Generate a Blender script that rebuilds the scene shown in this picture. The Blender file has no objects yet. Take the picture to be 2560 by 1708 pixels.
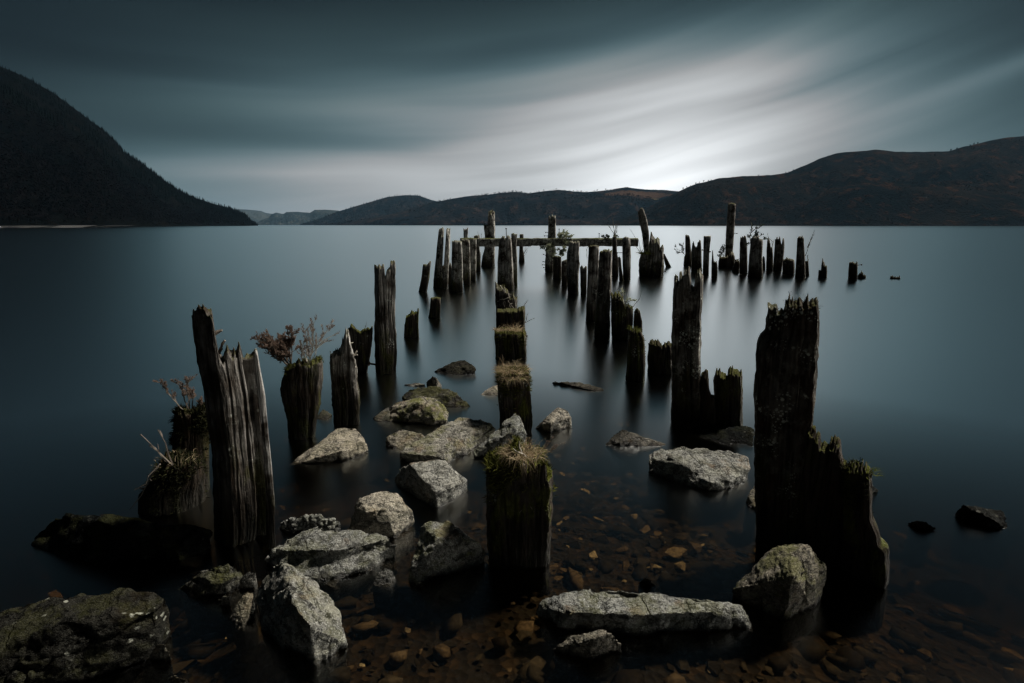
import bpy, bmesh, math, random
import numpy as np
from mathutils import Vector

scene = bpy.context.scene
COL = scene.collection
RAD = math.radians

# ------------------------------------------------------------------ camera
CAM_H = 1.65
FPX = 20.0 / 36.0 * 2560.0            # focal length in photograph pixels (2560 wide)
CX, CY = 1280.0, 854.0
PITCH = math.atan((CY - 563.0) / FPX)
cam_d = bpy.data.cameras.new("camera")
cam_d.lens = 20.0
cam_d.sensor_width = 36.0
cam_d.clip_start = 0.05
cam_d.clip_end = 60000.0
cam = bpy.data.objects.new("camera", cam_d)
cam.location = (0, 0, CAM_H)
cam.rotation_euler = (RAD(90) - PITCH, 0, 0)
COL.objects.link(cam)
scene.camera = cam

# ------------------------------------------------------------------ light
SUN_AZ, SUN_EL = RAD(62), RAD(55)      # azimuth clockwise from the view direction (+Y)
sun_d = bpy.data.lights.new("sun", 'SUN')
sun_d.energy = 5.0
sun_d.angle = RAD(6.0)
sun_d.color = (1.0, 0.94, 0.85)
sun = bpy.data.objects.new("sun", sun_d)
sv = Vector((math.sin(SUN_AZ) * math.cos(SUN_EL), math.cos(SUN_AZ) * math.cos(SUN_EL), math.sin(SUN_EL)))
sun.rotation_euler = sv.to_track_quat('Z', 'Y').to_euler()
sun.location = (30, 20, 40)
COL.objects.link(sun)


class NT:
    """small helper for node trees"""
    def __init__(self, tree):
        self.t = tree
        self.n = tree.nodes
        self.l = tree.links
        self.n.clear()

    def new(self, kind, **kw):
        nd = self.n.new(kind)
        for k, v in kw.items():
            setattr(nd, k, v)
        return nd

    def put(self, sock, v):
        if hasattr(v, 'is_output'):
            self.l.new(v, sock)
        else:
            sock.default_value = v

    def math(self, op, a, b=0.0, c=0.0, clamp=False):
        nd = self.new('ShaderNodeMath', operation=op)
        nd.use_clamp = clamp
        self.put(nd.inputs[0], a)
        self.put(nd.inputs[1], b)
        self.put(nd.inputs[2], c)
        return nd.outputs[0]

    def add(self, a, b): return self.math('ADD', a, b)
    def sub(self, a, b): return self.math('SUBTRACT', a, b)
    def mul(self, a, b): return self.math('MULTIPLY', a, b)

    def ramp(self, v, lo, hi, a=0.0, b=1.0, smooth=True):
        nd = self.new('ShaderNodeMapRange')
        nd.interpolation_type = 'SMOOTHSTEP' if smooth else 'LINEAR'
        self.put(nd.inputs[0], v)
        for i, q in enumerate((lo, hi, a, b)):
            self.put(nd.inputs[i + 1], q)
        return nd.outputs[0]

    def noise(self, vec, scale, detail=3.0, rough=0.5, dist=0.0):
        nd = self.new('ShaderNodeTexNoise')
        self.put(nd.inputs['Vector'], vec)
        self.put(nd.inputs['Scale'], scale)
        nd.inputs['Detail'].default_value = detail
        nd.inputs['Roughness'].default_value = rough
        nd.inputs['Distortion'].default_value = dist
        return nd.outputs['Fac']

    def voronoi(self, vec, scale, feature='F1', out='Distance', rand=1.0):
        nd = self.new('ShaderNodeTexVoronoi', feature=feature)
        self.put(nd.inputs['Vector'], vec)
        self.put(nd.inputs['Scale'], scale)
        nd.inputs['Randomness'].default_value = rand
        return nd.outputs[out]

    def mix(self, fac, a, b, mode='MIX'):
        nd = self.new('ShaderNodeMix', data_type='RGBA', blend_type=mode)
        self.put(nd.inputs[0], fac)
        for s, v in ((nd.inputs[6], a), (nd.inputs[7], b)):
            if hasattr(v, 'is_output'):
                self.l.new(v, s)
            else:
                s.default_value = (v[0], v[1], v[2], 1.0)
        return nd.outputs[2]

    def vec(self, x, y, z):
        nd = self.new('ShaderNodeCombineXYZ')
        for s, v in zip(nd.inputs, (x, y, z)):
            self.put(s, v)
        return nd.outputs[0]

    def vmath(self, op, a, b):
        nd = self.new('ShaderNodeVectorMath', operation=op)
        self.put(nd.inputs[0], a)
        self.put(nd.inputs[1], b)
        return nd.outputs[0]

    def sep(self, v):
        nd = self.new('ShaderNodeSeparateXYZ')
        self.l.new(v, nd.inputs[0])
        return nd.outputs


# ------------------------------------------------------------------ sky
world = bpy.data.worlds.new("World")
scene.world = world
world.use_nodes = True
W = NT(world.node_tree)
geo = W.new('ShaderNodeTexCoord').outputs['Generated']
wx, wy, wz = W.sep(geo)
AZ = W.math('ARCTAN2', wx, wy)
EL = W.math('ARCSINE', wz)
azp = W.math('MAXIMUM', AZ, 0.0)
tilt = W.add(W.mul(AZ, 0.07), W.mul(W.math('POWER', azp, 1.6), 0.20))
S = W.sub(EL, tilt)                                             # coordinate across the wind-drawn cloud streaks
warp = W.noise(W.vec(W.mul(AZ, 1.3), W.mul(EL, 3.0), 4.0), 1.0, 2.0)
S2 = W.add(S, W.mul(W.sub(warp, 0.5), 0.10))
n1 = W.noise(W.vec(W.mul(AZ, 0.9), W.mul(S2, 7.0), 1.7), 1.0, 2.0, 0.45)
n2 = W.noise(W.vec(W.mul(AZ, 1.6), W.mul(S2, 20.0), 7.3), 1.0, 2.0, 0.45)


def gauss(a, a0, wa, e, e0, we):
    da = W.math('DIVIDE', W.sub(a, a0), wa)
    de = W.math('DIVIDE', W.sub(e, e0), we)
    q = W.add(W.mul(da, da), W.mul(de, de))
    return W.math('EXPONENT', W.mul(q, -1.0))


azc = W.sub(AZ, W.mul(EL, 0.62))
core = W.mul(gauss(azc, 0.19, 0.145, EL, 0.065, 0.115), 0.50)
wedge = W.mul(gauss(azc, 0.155, 0.25, EL, 0.135, 0.115), 0.37)
wide = W.mul(gauss(AZ, 0.06, 0.47, EL, 0.095, 0.125), 0.32)
band = W.mul(gauss(AZ, 0.04, 0.60, EL, 0.0, 0.085), 0.33)
left_bar = W.mul(gauss(AZ, -0.46, 0.30, EL, 0.135, 0.034), 0.62)          # dark cloud bar above the left shore
left_lit = W.mul(gauss(AZ, -0.34, 0.26, EL, 0.083, 0.018), 0.055)
right_lit = W.mul(gauss(AZ, 0.60, 0.26, S, 0.036, 0.014), 0.06)           # long bright streak on the right
n3 = W.noise(W.vec(W.mul(AZ, 2.6), W.mul(S2, 46.0), 2.9), 1.0, 2.0, 0.5)
streak = W.add(W.add(W.ramp(n1, 0.30, 0.70, 0.55, 1.40), W.ramp(n2, 0.30, 0.72, -0.13, 0.16)), W.ramp(n3, 0.3, 0.7, -0.045, 0.055))
streak = W.math('MAXIMUM', streak, 0.15)
streak = W.mul(streak, W.sub(1.0, left_bar))
core_s = W.mul(core, W.ramp(streak, 0.2, 1.6, 0.72, 1.2, False))
Lum = W.add(W.add(core_s, W.add(W.mul(W.add(wedge, wide), streak), W.mul(band, W.add(0.62, W.mul(streak, 0.38))))), W.ramp(n1, 0.25, 0.75, 0.004, 0.011))
Lum = W.add(Lum, W.add(left_lit, right_lit))
tint = W.mix(W.ramp(Lum, 0.008, 0.32), (0.55, 1.0, 1.13), (0.97, 1.0, 1.02))
warmth = W.mix(W.ramp(n1, 0.45, 0.7), (1, 1, 1), (1.02, 1.01, 0.97))
cloud = W.vmath('MULTIPLY', W.vmath('MULTIPLY', tint, warmth), W.vec(Lum, Lum, Lum))
sky = W.new('ShaderNodeTexSky', sky_type='NISHITA')
sky.sun_disc = False
sky.sun_elevation = SUN_EL
sky.sun_rotation = SUN_AZ
sky.altitude = 20.0
SKY_STRENGTH = 0.05
clear = W.vmath('MULTIPLY', sky.outputs[0], W.vec(SKY_STRENGTH, SKY_STRENGTH, SKY_STRENGTH))
mixed = W.mix(0.975, clear, cloud)                              # heavy cloud over a little clear sky
bg = W.new('ShaderNodeBackground')
bg.inputs['Strength'].default_value = 1.0
W.l.new(mixed, bg.inputs['Color'])
W.l.new(bg.outputs[0], W.new('ShaderNodeOutputWorld').inputs['Surface'])

# ------------------------------------------------------------------ exposure and render settings
scene.view_settings.view_transform = 'Standard'
scene.view_settings.look = 'None'
scene.view_settings.exposure = 0.3
scene.view_settings.gamma = 1.0
scene.view_settings.use_curve_mapping = False
cy = scene.cycles
cy.use_denoising = True
cy.max_bounces = 6
cy.diffuse_bounces = 2
cy.glossy_bounces = 3
cy.transmission_bounces = 4
cy.volume_bounces = 0
cy.transparent_max_bounces = 8
cy.sample_clamp_indirect = 3.0
cy.use_fast_gi = False

# ------------------------------------------------------------------ pixel helpers (photograph pixels -> points in the place)
CP, SP = math.cos(PITCH), math.sin(PITCH)


def ray(x, y):
    dx, dy = (x - CX) / FPX, (CY - y) / FPX
    return dx, CP + dy * SP, -SP + dy * CP


def at(x, y, z=0.0):
    dx, dy, dz = ray(x, y)
    t = (z - CAM_H) / dz
    return np.array((dx * t, dy * t, z))


def on_plane(x, y, Y):
    dx, dy, dz = ray(x, y)
    t = Y / dy
    return np.array((dx * t, Y, CAM_H + dz * t))


REG = {'A': (0, 100, .3699), 'B': (840, 440, .3699), 'C': (1700, 300, .3699), 'D': (300, 700, .29979), 'E': (900, 780, .29979),
       'F': (1500, 640, .53559), 'G': (0, 1130, .36862), 'H': (640, 1130, .36862), 'I': (1300, 1130, .36862), 'J': (300, 740, .43388),
       'K': (1040, 500, .19129), 'L': (1340, 500, .19129), 'M': (1660, 500, .25532), 'N': (2100, 1150, .35576), 'Z': (0, 0, 1.08936),
       'Q': (560, 470, .18723), 'V': (560, 740, .15319), 'X': (1200, 1080, .14031)}


def px(reg, p):
    x0, y0, s = REG[reg]
    return (x0 + p[0] * s, y0 + p[1] * s)


# ------------------------------------------------------------------ numpy noise
def _h(ix, iy, iz):
    n = (ix.astype(np.int64) * 374761393 + iy.astype(np.int64) * 668265263 + iz.astype(np.int64) * 2147483647) & 0xFFFFFFFF
    n = ((n ^ (n >> 13)) * 1274126177) & 0xFFFFFFFF
    n = ((n ^ (n >> 16)) * 2246822519) & 0xFFFFFFFF
    n = n ^ (n >> 15)
    return (n & 0xFFFFFF) / float(0xFFFFFF)


def vnoise(x, y, z):
    x, y, z = np.broadcast_arrays(np.asarray(x, float), np.asarray(y, float), np.asarray(z, float))
    ix, iy, iz = np.floor(x), np.floor(y), np.floor(z)
    fx, fy, fz = x - ix, y - iy, z - iz
    fx, fy, fz = (f * f * (3 - 2 * f) for f in (fx, fy, fz))
    r = 0
    for a in (0, 1):
        for b in (0, 1):
            for c in (0, 1):
                wgt = (fx if a else 1 - fx) * (fy if b else 1 - fy) * (fz if c else 1 - fz)
                r = r + wgt * _h(ix + a, iy + b, iz + c)
    return r * 2 - 1


def fbm(x, y, z, octv=4, gain=0.5):
    r, a, f = 0, 1.0, 1.0
    for i in range(octv):
        r = r + a * vnoise(np.asarray(x) * f + 13.7 * i, np.asarray(y) * f + 5.1 * i, np.asarray(z) * f - 9.2 * i)
        a *= gain
        f *= 2.03
    return r


# ------------------------------------------------------------------ object helpers
def mesh_obj(name, verts, faces, mat, parent=None, loc=(0, 0, 0), smooth=True):
    me = bpy.data.meshes.new(name)
    loc = np.asarray(loc, float)
    v = np.asarray(verts, float) - loc
    me.from_pydata(v.tolist(), [], faces)
    me.validate()
    if smooth:
        me.polygons.foreach_set('use_smooth', [True] * len(me.polygons))
    if mat:
        me.materials.append(mat)
    me.update()
    o = bpy.data.objects.new(name, me)
    COL.objects.link(o)
    if parent is not None:
        o.parent = parent
        o.location = Vector(loc) - parent.location
    else:
        o.location = Vector(loc)
    return o


def tag(o, label=None, cat=None, group=None, kind=None):
    if label: o['label'] = label
    if cat: o['category'] = cat
    if group: o['group'] = group
    if kind: o['kind'] = kind
    return o


def empty(name, loc):
    o = bpy.data.objects.new(name, None)
    o.location = Vector(loc)
    o.empty_display_size = 0.1
    COL.objects.link(o)
    return o


class MB:
    def __init__(self):
        self.v, self.f = [], []

    def tube(self, pts, r0, r1, sides=4):
        pts = [np.asarray(p, float) for p in pts]
        n = len(pts)
        b = len(self.v)
        for i, p in enumerate(pts):
            d = pts[min(i + 1, n - 1)] - pts[max(i - 1, 0)]
            d = d / (np.linalg.norm(d) + 1e-9)
            ref = np.array((0, 0, 1.0)) if abs(d[2]) < 0.9 else np.array((1.0, 0, 0))
            s = np.cross(d, ref); s /= np.linalg.norm(s)
            u = np.cross(s, d)
            r = r0 + (r1 - r0) * i / max(n - 1, 1)
            for k in range(sides):
                a = 2 * math.pi * k / sides
                self.v.append(p + r * (math.cos(a) * s + math.sin(a) * u))
        for i in range(n - 1):
            for k in range(sides):
                k2 = (k + 1) % sides
                self.f.append((b + i * sides + k, b + i * sides + k2, b + (i + 1) * sides + k2, b + (i + 1) * sides + k))
        self.f.append(tuple(b + k for k in range(sides))[::-1])
        self.f.append(tuple(b + (n - 1) * sides + k for k in range(sides)))

    def blade(self, p, d, length, width, droop, rnd, segs=3):
        p = np.asarray(p, float); d = np.asarray(d, float) / np.linalg.norm(d)
        side = np.cross(d, (rnd.uniform(-1, 1), rnd.uniform(-1, 1), 0.3)); side /= (np.linalg.norm(side) + 1e-9)
        b = len(self.v)
        q = p.copy()
        for i in range(segs):
            w = width * (1 - i / segs)
            self.v.append(q - side * w / 2); self.v.append(q + side * w / 2)
            q = q + d * length / segs
            d = d + np.array((0, 0, -droop / segs)); d /= np.linalg.norm(d)
        self.v.append(q)
        for i in range(segs - 1):
            self.f.append((b + 2 * i, b + 2 * i + 1, b + 2 * i + 3, b + 2 * i + 2))
        self.f.append((b + 2 * segs - 2, b + 2 * segs - 1, b + 2 * segs))

    def leaf(self, p, d, ln, wd, rnd):
        p = np.asarray(p, float); d = np.asarray(d, float); d = d / (np.linalg.norm(d) + 1e-9)
        s = np.cross(d, (rnd.uniform(-1, 1), rnd.uniform(-1, 1), rnd.uniform(-1, 1))); s /= (np.linalg.norm(s) + 1e-9)
        b = len(self.v)
        self.v += [p, p + d * ln * .5 + s * wd * .5, p + d * ln, p + d * ln * .5 - s * wd * .5]
        self.f.append((b, b + 1, b + 2, b + 3))

    def build(self, name, mat, parent=None, loc=(0, 0, 0), smooth=False):
        return mesh_obj(name, self.v, self.f, mat, parent, loc, smooth)


# ------------------------------------------------------------------ materials
def new_mat(name):
    m = bpy.data.materials.new(name)
    m.use_nodes = True
    return m, NT(m.node_tree)


def finish(N, col, rough=0.8, bump=None, strength=0.4, dist=0.02, spec=0.3):
    p = N.new('ShaderNodeBsdfPrincipled')
    N.put(p.inputs['Base Color'], col)
    N.put(p.inputs['Roughness'], rough)
    N.put(p.inputs['Specular IOR Level'], spec)
    if bump is not None:
        b = N.new('ShaderNodeBump')
        b.inputs['Strength'].default_value = strength
        b.inputs['Distance'].default_value = dist
        N.l.new(bump, b.inputs['Height'])
        N.l.new(b.outputs[0], p.inputs['Normal'])
    o = N.new('ShaderNodeOutputMaterial')
    N.l.new(p.outputs[0], o.inputs['Surface'])
    return p


def obj_attr(N, name):
    a = N.new('ShaderNodeAttribute', attribute_type='OBJECT', attribute_name=name)
    return a.outputs['Fac']


def obj_coord(N):
    c = N.new('ShaderNodeTexCoord').outputs['Object']
    r = N.new('ShaderNodeObjectInfo').outputs['Random']
    off = N.vec(N.mul(r, 37.0), N.mul(r, -91.0), N.mul(r, 13.0))
    return c, N.vmath('ADD', c, off), r


def make_wood():
    m, N = new_mat("weathered_wood")
    c, cr, rnd = obj_coord(N)
    z = N.sep(c)[2]
    nz = N.sep(N.new('ShaderNodeNewGeometry').outputs['Normal'])[2]
    g1 = N.noise(N.vmath('MULTIPLY', cr, (42.0, 42.0, 2.4)), 1.0, 5.0, 0.62, 0.4)
    g2 = N.noise(N.vmath('MULTIPLY', cr, (13.0, 13.0, 1.6)), 1.0, 4.0, 0.6, 0.6)
    blot = N.noise(cr, 5.0, 4.0, 0.6)
    fine = N.noise(cr, 60.0, 3.0, 0.6)
    col = N.mix(N.ramp(g1, 0.34, 0.66), (0.007, 0.006, 0.005), (0.040, 0.031, 0.023))
    col = N.mix(N.mul(N.ramp(g2, 0.50, 0.66), 0.6), col, (0.040, 0.025, 0.014))
    grey = obj_attr(N, 'grey')
    gm = N.mul(N.mul(N.ramp(z, 0.10, 0.75), N.ramp(blot, 0.36, 0.60)), grey)
    greyc = N.mix(N.ramp(g1, 0.35, 0.62), (0.07, 0.065, 0.058), (0.46, 0.44, 0.41))
    col = N.mix(gm, col, greyc)
    # lichen crust: pale, clustered spots
    vd = N.voronoi(cr, 34.0)
    vd2 = N.voronoi(cr, 75.0)
    lm = N.math('MAXIMUM', N.ramp(vd, 0.36, 0.22), N.ramp(vd2, 0.34, 0.2))
    cl = N.noise(cr, 7.0, 3.0, 0.6)
    lich = obj_attr(N, 'lichen')
    lm = N.mul(N.mul(lm, N.ramp(N.add(cl, N.mul(lich, 0.16)), 0.60, 0.70)), N.ramp(z, 0.10, 0.45))
    lm = N.mul(lm, N.ramp(lich, 0.0, 0.2))
    col = N.mix(lm, col, N.mix(fine, (0.30, 0.33, 0.29), (0.55, 0.56, 0.50)))
    pt = N.noise(N.vmath('MULTIPLY', cr, (11.0, 11.0, 8.0)), 1.0, 6.0, 0.75)
    pm = N.mul(N.mul(N.ramp(pt, 0.52, 0.60), N.ramp(lich, 0.35, 1.0)), N.ramp(z, 0.12, 0.5))
    col = N.mix(N.mul(pm, 0.85), col, N.mix(fine, (0.26, 0.27, 0.24), (0.60, 0.60, 0.54)))
    # moss on the tops, and on the sides low down
    moss = obj_attr(N, 'moss')
    up = N.ramp(N.add(N.mul(nz, 0.7), N.mul(blot, 0.8)), 0.72, 0.95)
    side = N.mul(N.ramp(N.noise(N.vmath('MULTIPLY', cr, (9.0, 9.0, 3.0)), 1.0, 4.0, 0.65), 0.5, 0.62), N.ramp(z, 0.9, 0.05))
    mm = N.mul(N.math('MAXIMUM', up, side), moss)
    mossc = N.mix(N.noise(cr, 28.0, 3.0, 0.6), (0.018, 0.026, 0.005), (0.11, 0.115, 0.020))
    col = N.mix(mm, col, mossc)
    # soaked, algae-blackened foot
    wet = N.ramp(N.add(z, N.mul(N.sub(blot, 0.5), 0.22)), 0.34, 0.02)
    col = N.mix(N.mul(wet, 0.72), col, (0.006, 0.0065, 0.005))
    h = N.add(N.add(N.mul(g1, 0.8), N.mul(g2, 0.7)), N.add(N.mul(fine, 0.25), N.mul(mm, N.mul(fine, 0.8))))
    finish(N, col, N.ramp(wet, 0, 1, 0.88, 0.66), h, 0.9, 0.022, 0.06)
    return m


def make_rock():
    m, N = new_mat("schist_rock")
    c, cr, rnd = obj_coord(N)
    z = N.sep(c)[2]
    nz = N.sep(N.new('ShaderNodeNewGeometry').outputs['Normal'])[2]
    tone = obj_attr(N, 'tone')
    st = N.noise(N.vmath('MULTIPLY', cr, (9.0, 13.0, 40.0)), 1.0, 5.0, 0.65, 0.8)
    a = N.noise(cr, 10.0, 6.0, 0.68, 0.3)
    b = N.noise(cr, 70.0, 4.0, 0.7)
    s = N.noise(cr, 190.0, 2.0, 0.6)
    col = N.mix(N.ramp(a, 0.38, 0.62), (0.050, 0.048, 0.042), (0.34, 0.315, 0.265))
    col = N.mix(N.mul(N.ramp(st, 0.44, 0.62), 0.55), col, (0.24, 0.225, 0.20))
    patch = N.ramp(N.noise(cr, 3.5, 3.0, 0.6), 0.36, 0.62, 0.15, 1.0)
    col = N.mix(N.mul(N.mul(N.ramp(b, 0.42, 0.62), 0.7), patch), col, (0.42, 0.395, 0.345))
    col = N.mix(N.mul(N.ramp(b, 0.47, 0.38), patch), col, (0.035, 0.034, 0.032))
    ck = N.voronoi(N.vmath('ADD', cr, N.vec(N.mul(a, .12), N.mul(st, .12), N.mul(a, -.10))), 5.5, 'DISTANCE_TO_EDGE')
    crack = N.ramp(ck, 0.022, 0.004)
    col = N.mix(N.mul(crack, 0.85), col, (0.02, 0.019, 0.017))
    col = N.mix(N.mul(N.ramp(s, 0.57, 0.66), 0.8), col, (0.72, 0.70, 0.64))
    mid = N.noise(cr, 17.0, 5.0, 0.7, 0.5)
    col = N.mix(N.ramp(mid, 0.50, 0.36), col, N.vmath('MULTIPLY', col, (0.30, 0.30, 0.29)))
    hue = N.math('FRACT', N.mul(rnd, 17.3))
    col = N.vmath('MULTIPLY', col, N.mix(hue, (1.06, 0.99, 0.86), (0.88, 0.95, 1.0)))
    rust = N.mul(N.ramp(N.noise(cr, 6.0, 4.0, 0.6), 0.56, 0.68), 0.5)
    col = N.mix(rust, col, (0.22, 0.15, 0.085))
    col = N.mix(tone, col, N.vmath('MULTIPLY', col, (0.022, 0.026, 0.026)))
    vl = N.voronoi(N.vmath('ADD', cr, N.vec(N.mul(b, .02), N.mul(b, .02), 0.0)), 22.0)
    lich = obj_attr(N, 'lichen')
    lm = N.mul(N.mul(N.ramp(vl, 0.26, 0.16), N.ramp(N.noise(cr, 5.0, 3.0), 0.48, 0.56)), lich)
    col = N.mix(lm, col, N.mix(b, (0.32, 0.33, 0.27), (0.6, 0.6, 0.5)))
    moss = obj_attr(N, 'moss')
    mz = N.noise(cr, 8.0, 5.0, 0.65)
    mm = N.mul(N.mul(N.ramp(mz, 0.44, 0.58), N.ramp(nz, -0.2, 0.5)), moss)
    col = N.mix(mm, col, N.mix(N.noise(cr, 45.0, 3.0), (0.045, 0.05, 0.012), (0.19, 0.19, 0.05)))
    wet = N.ramp(N.add(z, N.mul(N.sub(a, 0.5), 0.10)), 0.034, -0.004)
    col = N.mix(wet, col, N.vmath('MULTIPLY', col, (0.16, 0.15, 0.14)))
    h = N.add(N.add(N.mul(a, 0.9), N.mul(st, 0.5)), N.add(N.sub(N.mul(b, 0.35), N.mul(crack, 0.5)), N.mul(s, 0.12)))
    wetall = obj_attr(N, 'wet')
    rg = N.ramp(N.math('MAXIMUM', wet, wetall), 0, 1, 0.82, 0.34)
    under = N.ramp(z, -0.005, -0.05)
    col = N.mix(under, col, (0.010, 0.008, 0.005))
    finish(N, col, rg, h, 1.0, 0.055, N.ramp(tone, 0.0, 1.0, 0.3, 0.04))
    return m


def make_bedstone():
    m, N = new_mat("underwater_stone")
    g = N.new('ShaderNodeNewGeometry')
    r1 = g.outputs['Random Per Island']
    r2 = N.new('ShaderNodeObjectInfo').outputs['Random']
    r = N.math('FRACT', N.add(N.mul(r1, 7.13), N.mul(r2, 5.71)))
    cr = N.new('ShaderNodeNewGeometry').outputs['Position']
    cramp = N.new('ShaderNodeValToRGB')
    e = cramp.color_ramp.elements
    e[0].position = 0.0; e[0].color = (0.010, 0.007, 0.004, 1)
    e[1].position = 1.0; e[1].color = (0.42, 0.34, 0.20, 1)
    for p, cc in ((0.5, (0.020, 0.016, 0.010, 1)), (0.74, (0.045, 0.035, 0.021, 1)), (0.88, (0.095, 0.066, 0.036, 1)), (0.95, (0.20, 0.155, 0.09, 1))):
        q = e.new(p); q.color = cc
    N.l.new(r, cramp.inputs[0])
    n = N.noise(cr, 40.0, 4.0, 0.6)
    col = N.mix(N.ramp(n, 0.35, 0.65), N.vmath('MULTIPLY', cramp.outputs[0], (0.45, 0.45, 0.45)), cramp.outputs[0])
    finish(N, col, 0.8, n, 0.4, 0.01, 0.05)
    return m


def make_bed():
    m, N = new_mat("lake_bed_silt")
    p = N.new('ShaderNodeNewGeometry').outputs['Position']
    vc = N.voronoi(p, 26.0, 'F1', 'Color')
    v = N.sep(vc)[0]
    n = N.noise(p, 9.0, 5.0, 0.65)
    col = N.mix(N.ramp(v, 0.2, 1.0), (0.008, 0.006, 0.004), (0.030, 0.019, 0.009))
    col = N.mix(N.ramp(n, 0.55, 0.40), col, (0.012, 0.010, 0.007))
    finish(N, col, 0.9, N.add(n, N.voronoi(p, 26.0)), 0.7, 0.03, 0.1)
    return m


def make_hill(name, dark, mid, lite, scale, pasture=None):
    m, N = new_mat(name)
    p = N.new('ShaderNodeNewGeometry').outputs['Position']
    nz = N.sep(N.new('ShaderNodeNewGeometry').outputs['Normal'])[2]
    a = N.noise(p, 1.0 / scale, 6.0, 0.62, 0.4)
    b = N.noise(p, 7.0 / scale, 5.0, 0.7)
    c = N.noise(p, 40.0 / scale, 4.0, 0.7)
    col = N.mix(N.ramp(a, 0.40, 0.62), dark, mid)
    col = N.mix(N.mul(N.ramp(b, 0.50, 0.66), 0.8), col, lite)
    col = N.mix(N.ramp(c, 0.52, 0.36), col, dark)
    col = N.mix(N.mul(N.ramp(c, 0.66, 0.74), N.ramp(a, 0.5, 0.6)), col, (0.13, 0.13, 0.12))
    if pasture:
        for (cx_, cz_, rx, rz, cc) in pasture:
            q = N.sep(p)
            dx = N.math('DIVIDE', N.sub(q[0], cx_), rx); dz = N.math('DIVIDE', N.sub(q[2], cz_), rz)
            rr = N.add(N.add(N.mul(dx, dx), N.mul(dz, dz)), N.mul(N.sub(b, 0.5), 2.2))
            col = N.mix(N.ramp(rr, 1.0, 0.6), col, cc)
    finish(N, col, 0.95, N.add(b, N.mul(c, 0.6)), 1.0, scale * 0.05, 0.0)
    return m


def make_plain(name, c1, c2, rough=0.85, scale=30.0, trans=0.0):
    m, N = new_mat(name)
    g = N.new('ShaderNodeNewGeometry')
    r = g.outputs['Random Per Island']
    n = N.noise(g.outputs['Position'], scale, 3.0, 0.6)
    col = N.mix(N.math('FRACT', N.add(r, N.mul(n, 0.4))), c1, c2)
    p = finish(N, col, rough, None, spec=0.0 if rough > 0.9 else 0.12)
    if trans:
        t = N.new('ShaderNodeBsdfTranslucent')
        N.put(t.inputs['Color'], col)
        mx = N.new('ShaderNodeMixShader')
        mx.inputs[0].default_value = trans
        N.l.new(p.outputs[0], mx.inputs[1]); N.l.new(t.outputs[0], mx.inputs[2])
        out = [q for q in N.n if q.type == 'OUTPUT_MATERIAL'][0]
        N.l.new(mx.outputs[0], out.inputs['Surface'])
    return m


WOOD = make_wood()
ROCK = make_rock()
BEDSTONE = make_bedstone()
BED = make_bed()
STRAW = make_plain("dead_grass", (0.16, 0.11, 0.06), (0.58, 0.47, 0.31), trans=0.4)
GREENGRASS = make_plain("green_grass", (0.05, 0.07, 0.012), (0.16, 0.17, 0.04), trans=0.4)
MOSS = make_plain("moss_fuzz", (0.018, 0.025, 0.005), (0.13, 0.13, 0.022))
SHADEMOSS = make_plain("shaded_moss", (0.004, 0.006, 0.003), (0.030, 0.030, 0.009))  # darker copy of the moss, with the shade put into its colour
TWIG = make_plain("twig_bark", (0.07, 0.055, 0.045), (0.22, 0.19, 0.16))
PALE_TWIG = make_plain("bleached_twig", (0.28, 0.25, 0.20), (0.5, 0.46, 0.40))
HEATHER = make_plain("heather_leaves", (0.075, 0.066, 0.055), (0.28, 0.19, 0.145), trans=0.4)
NEEDLE = make_plain("spruce_needles", (0.012, 0.022, 0.010), (0.06, 0.085, 0.03))
FROND = make_plain("pale_fronds", (0.12, 0.14, 0.08), (0.44, 0.46, 0.34), trans=0.45)
RUST = make_plain("rusty_iron", (0.018, 0.012, 0.009), (0.06, 0.032, 0.018), 0.8, 80.0)
CONIFER = make_plain("dark_conifers", (0.0014, 0.0022, 0.0020), (0.0028, 0.0040, 0.0034), 0.95, 0.01)  # left hill's cloud shade is put into this colour; the headland shares it
SHADEBIRCH = make_plain("shaded_birches", (0.0024, 0.0022, 0.0024), (0.0040, 0.0034, 0.0034), 0.95, 0.01)  # shaded copy of the bare birches: cloud shade painted into the colour
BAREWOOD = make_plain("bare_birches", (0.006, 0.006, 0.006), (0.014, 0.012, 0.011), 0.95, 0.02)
HILL_L = make_hill("hill_left_shaded", (0.0015, 0.002, 0.002), (0.0025, 0.0025, 0.0022), (0.005, 0.0045, 0.004), 120.0)  # ground darkened in its colour to stand for cloud shade on the slope
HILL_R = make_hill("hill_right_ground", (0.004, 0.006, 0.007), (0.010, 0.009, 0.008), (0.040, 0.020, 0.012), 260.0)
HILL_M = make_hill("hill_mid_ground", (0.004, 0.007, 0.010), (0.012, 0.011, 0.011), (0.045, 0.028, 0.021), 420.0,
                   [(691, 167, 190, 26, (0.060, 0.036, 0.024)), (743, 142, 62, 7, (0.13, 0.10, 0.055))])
HILL_F = make_hill("hill_far_hazed", (0.020, 0.028, 0.030), (0.05, 0.055, 0.05), (0.09, 0.09, 0.075), 700.0)  # some of the distance haze is painted in as a paler, bluer colour
BEACH = make_plain("pale_shingle", (0.008, 0.008, 0.008), (0.045, 0.045, 0.045), 0.9, 0.8)


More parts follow.
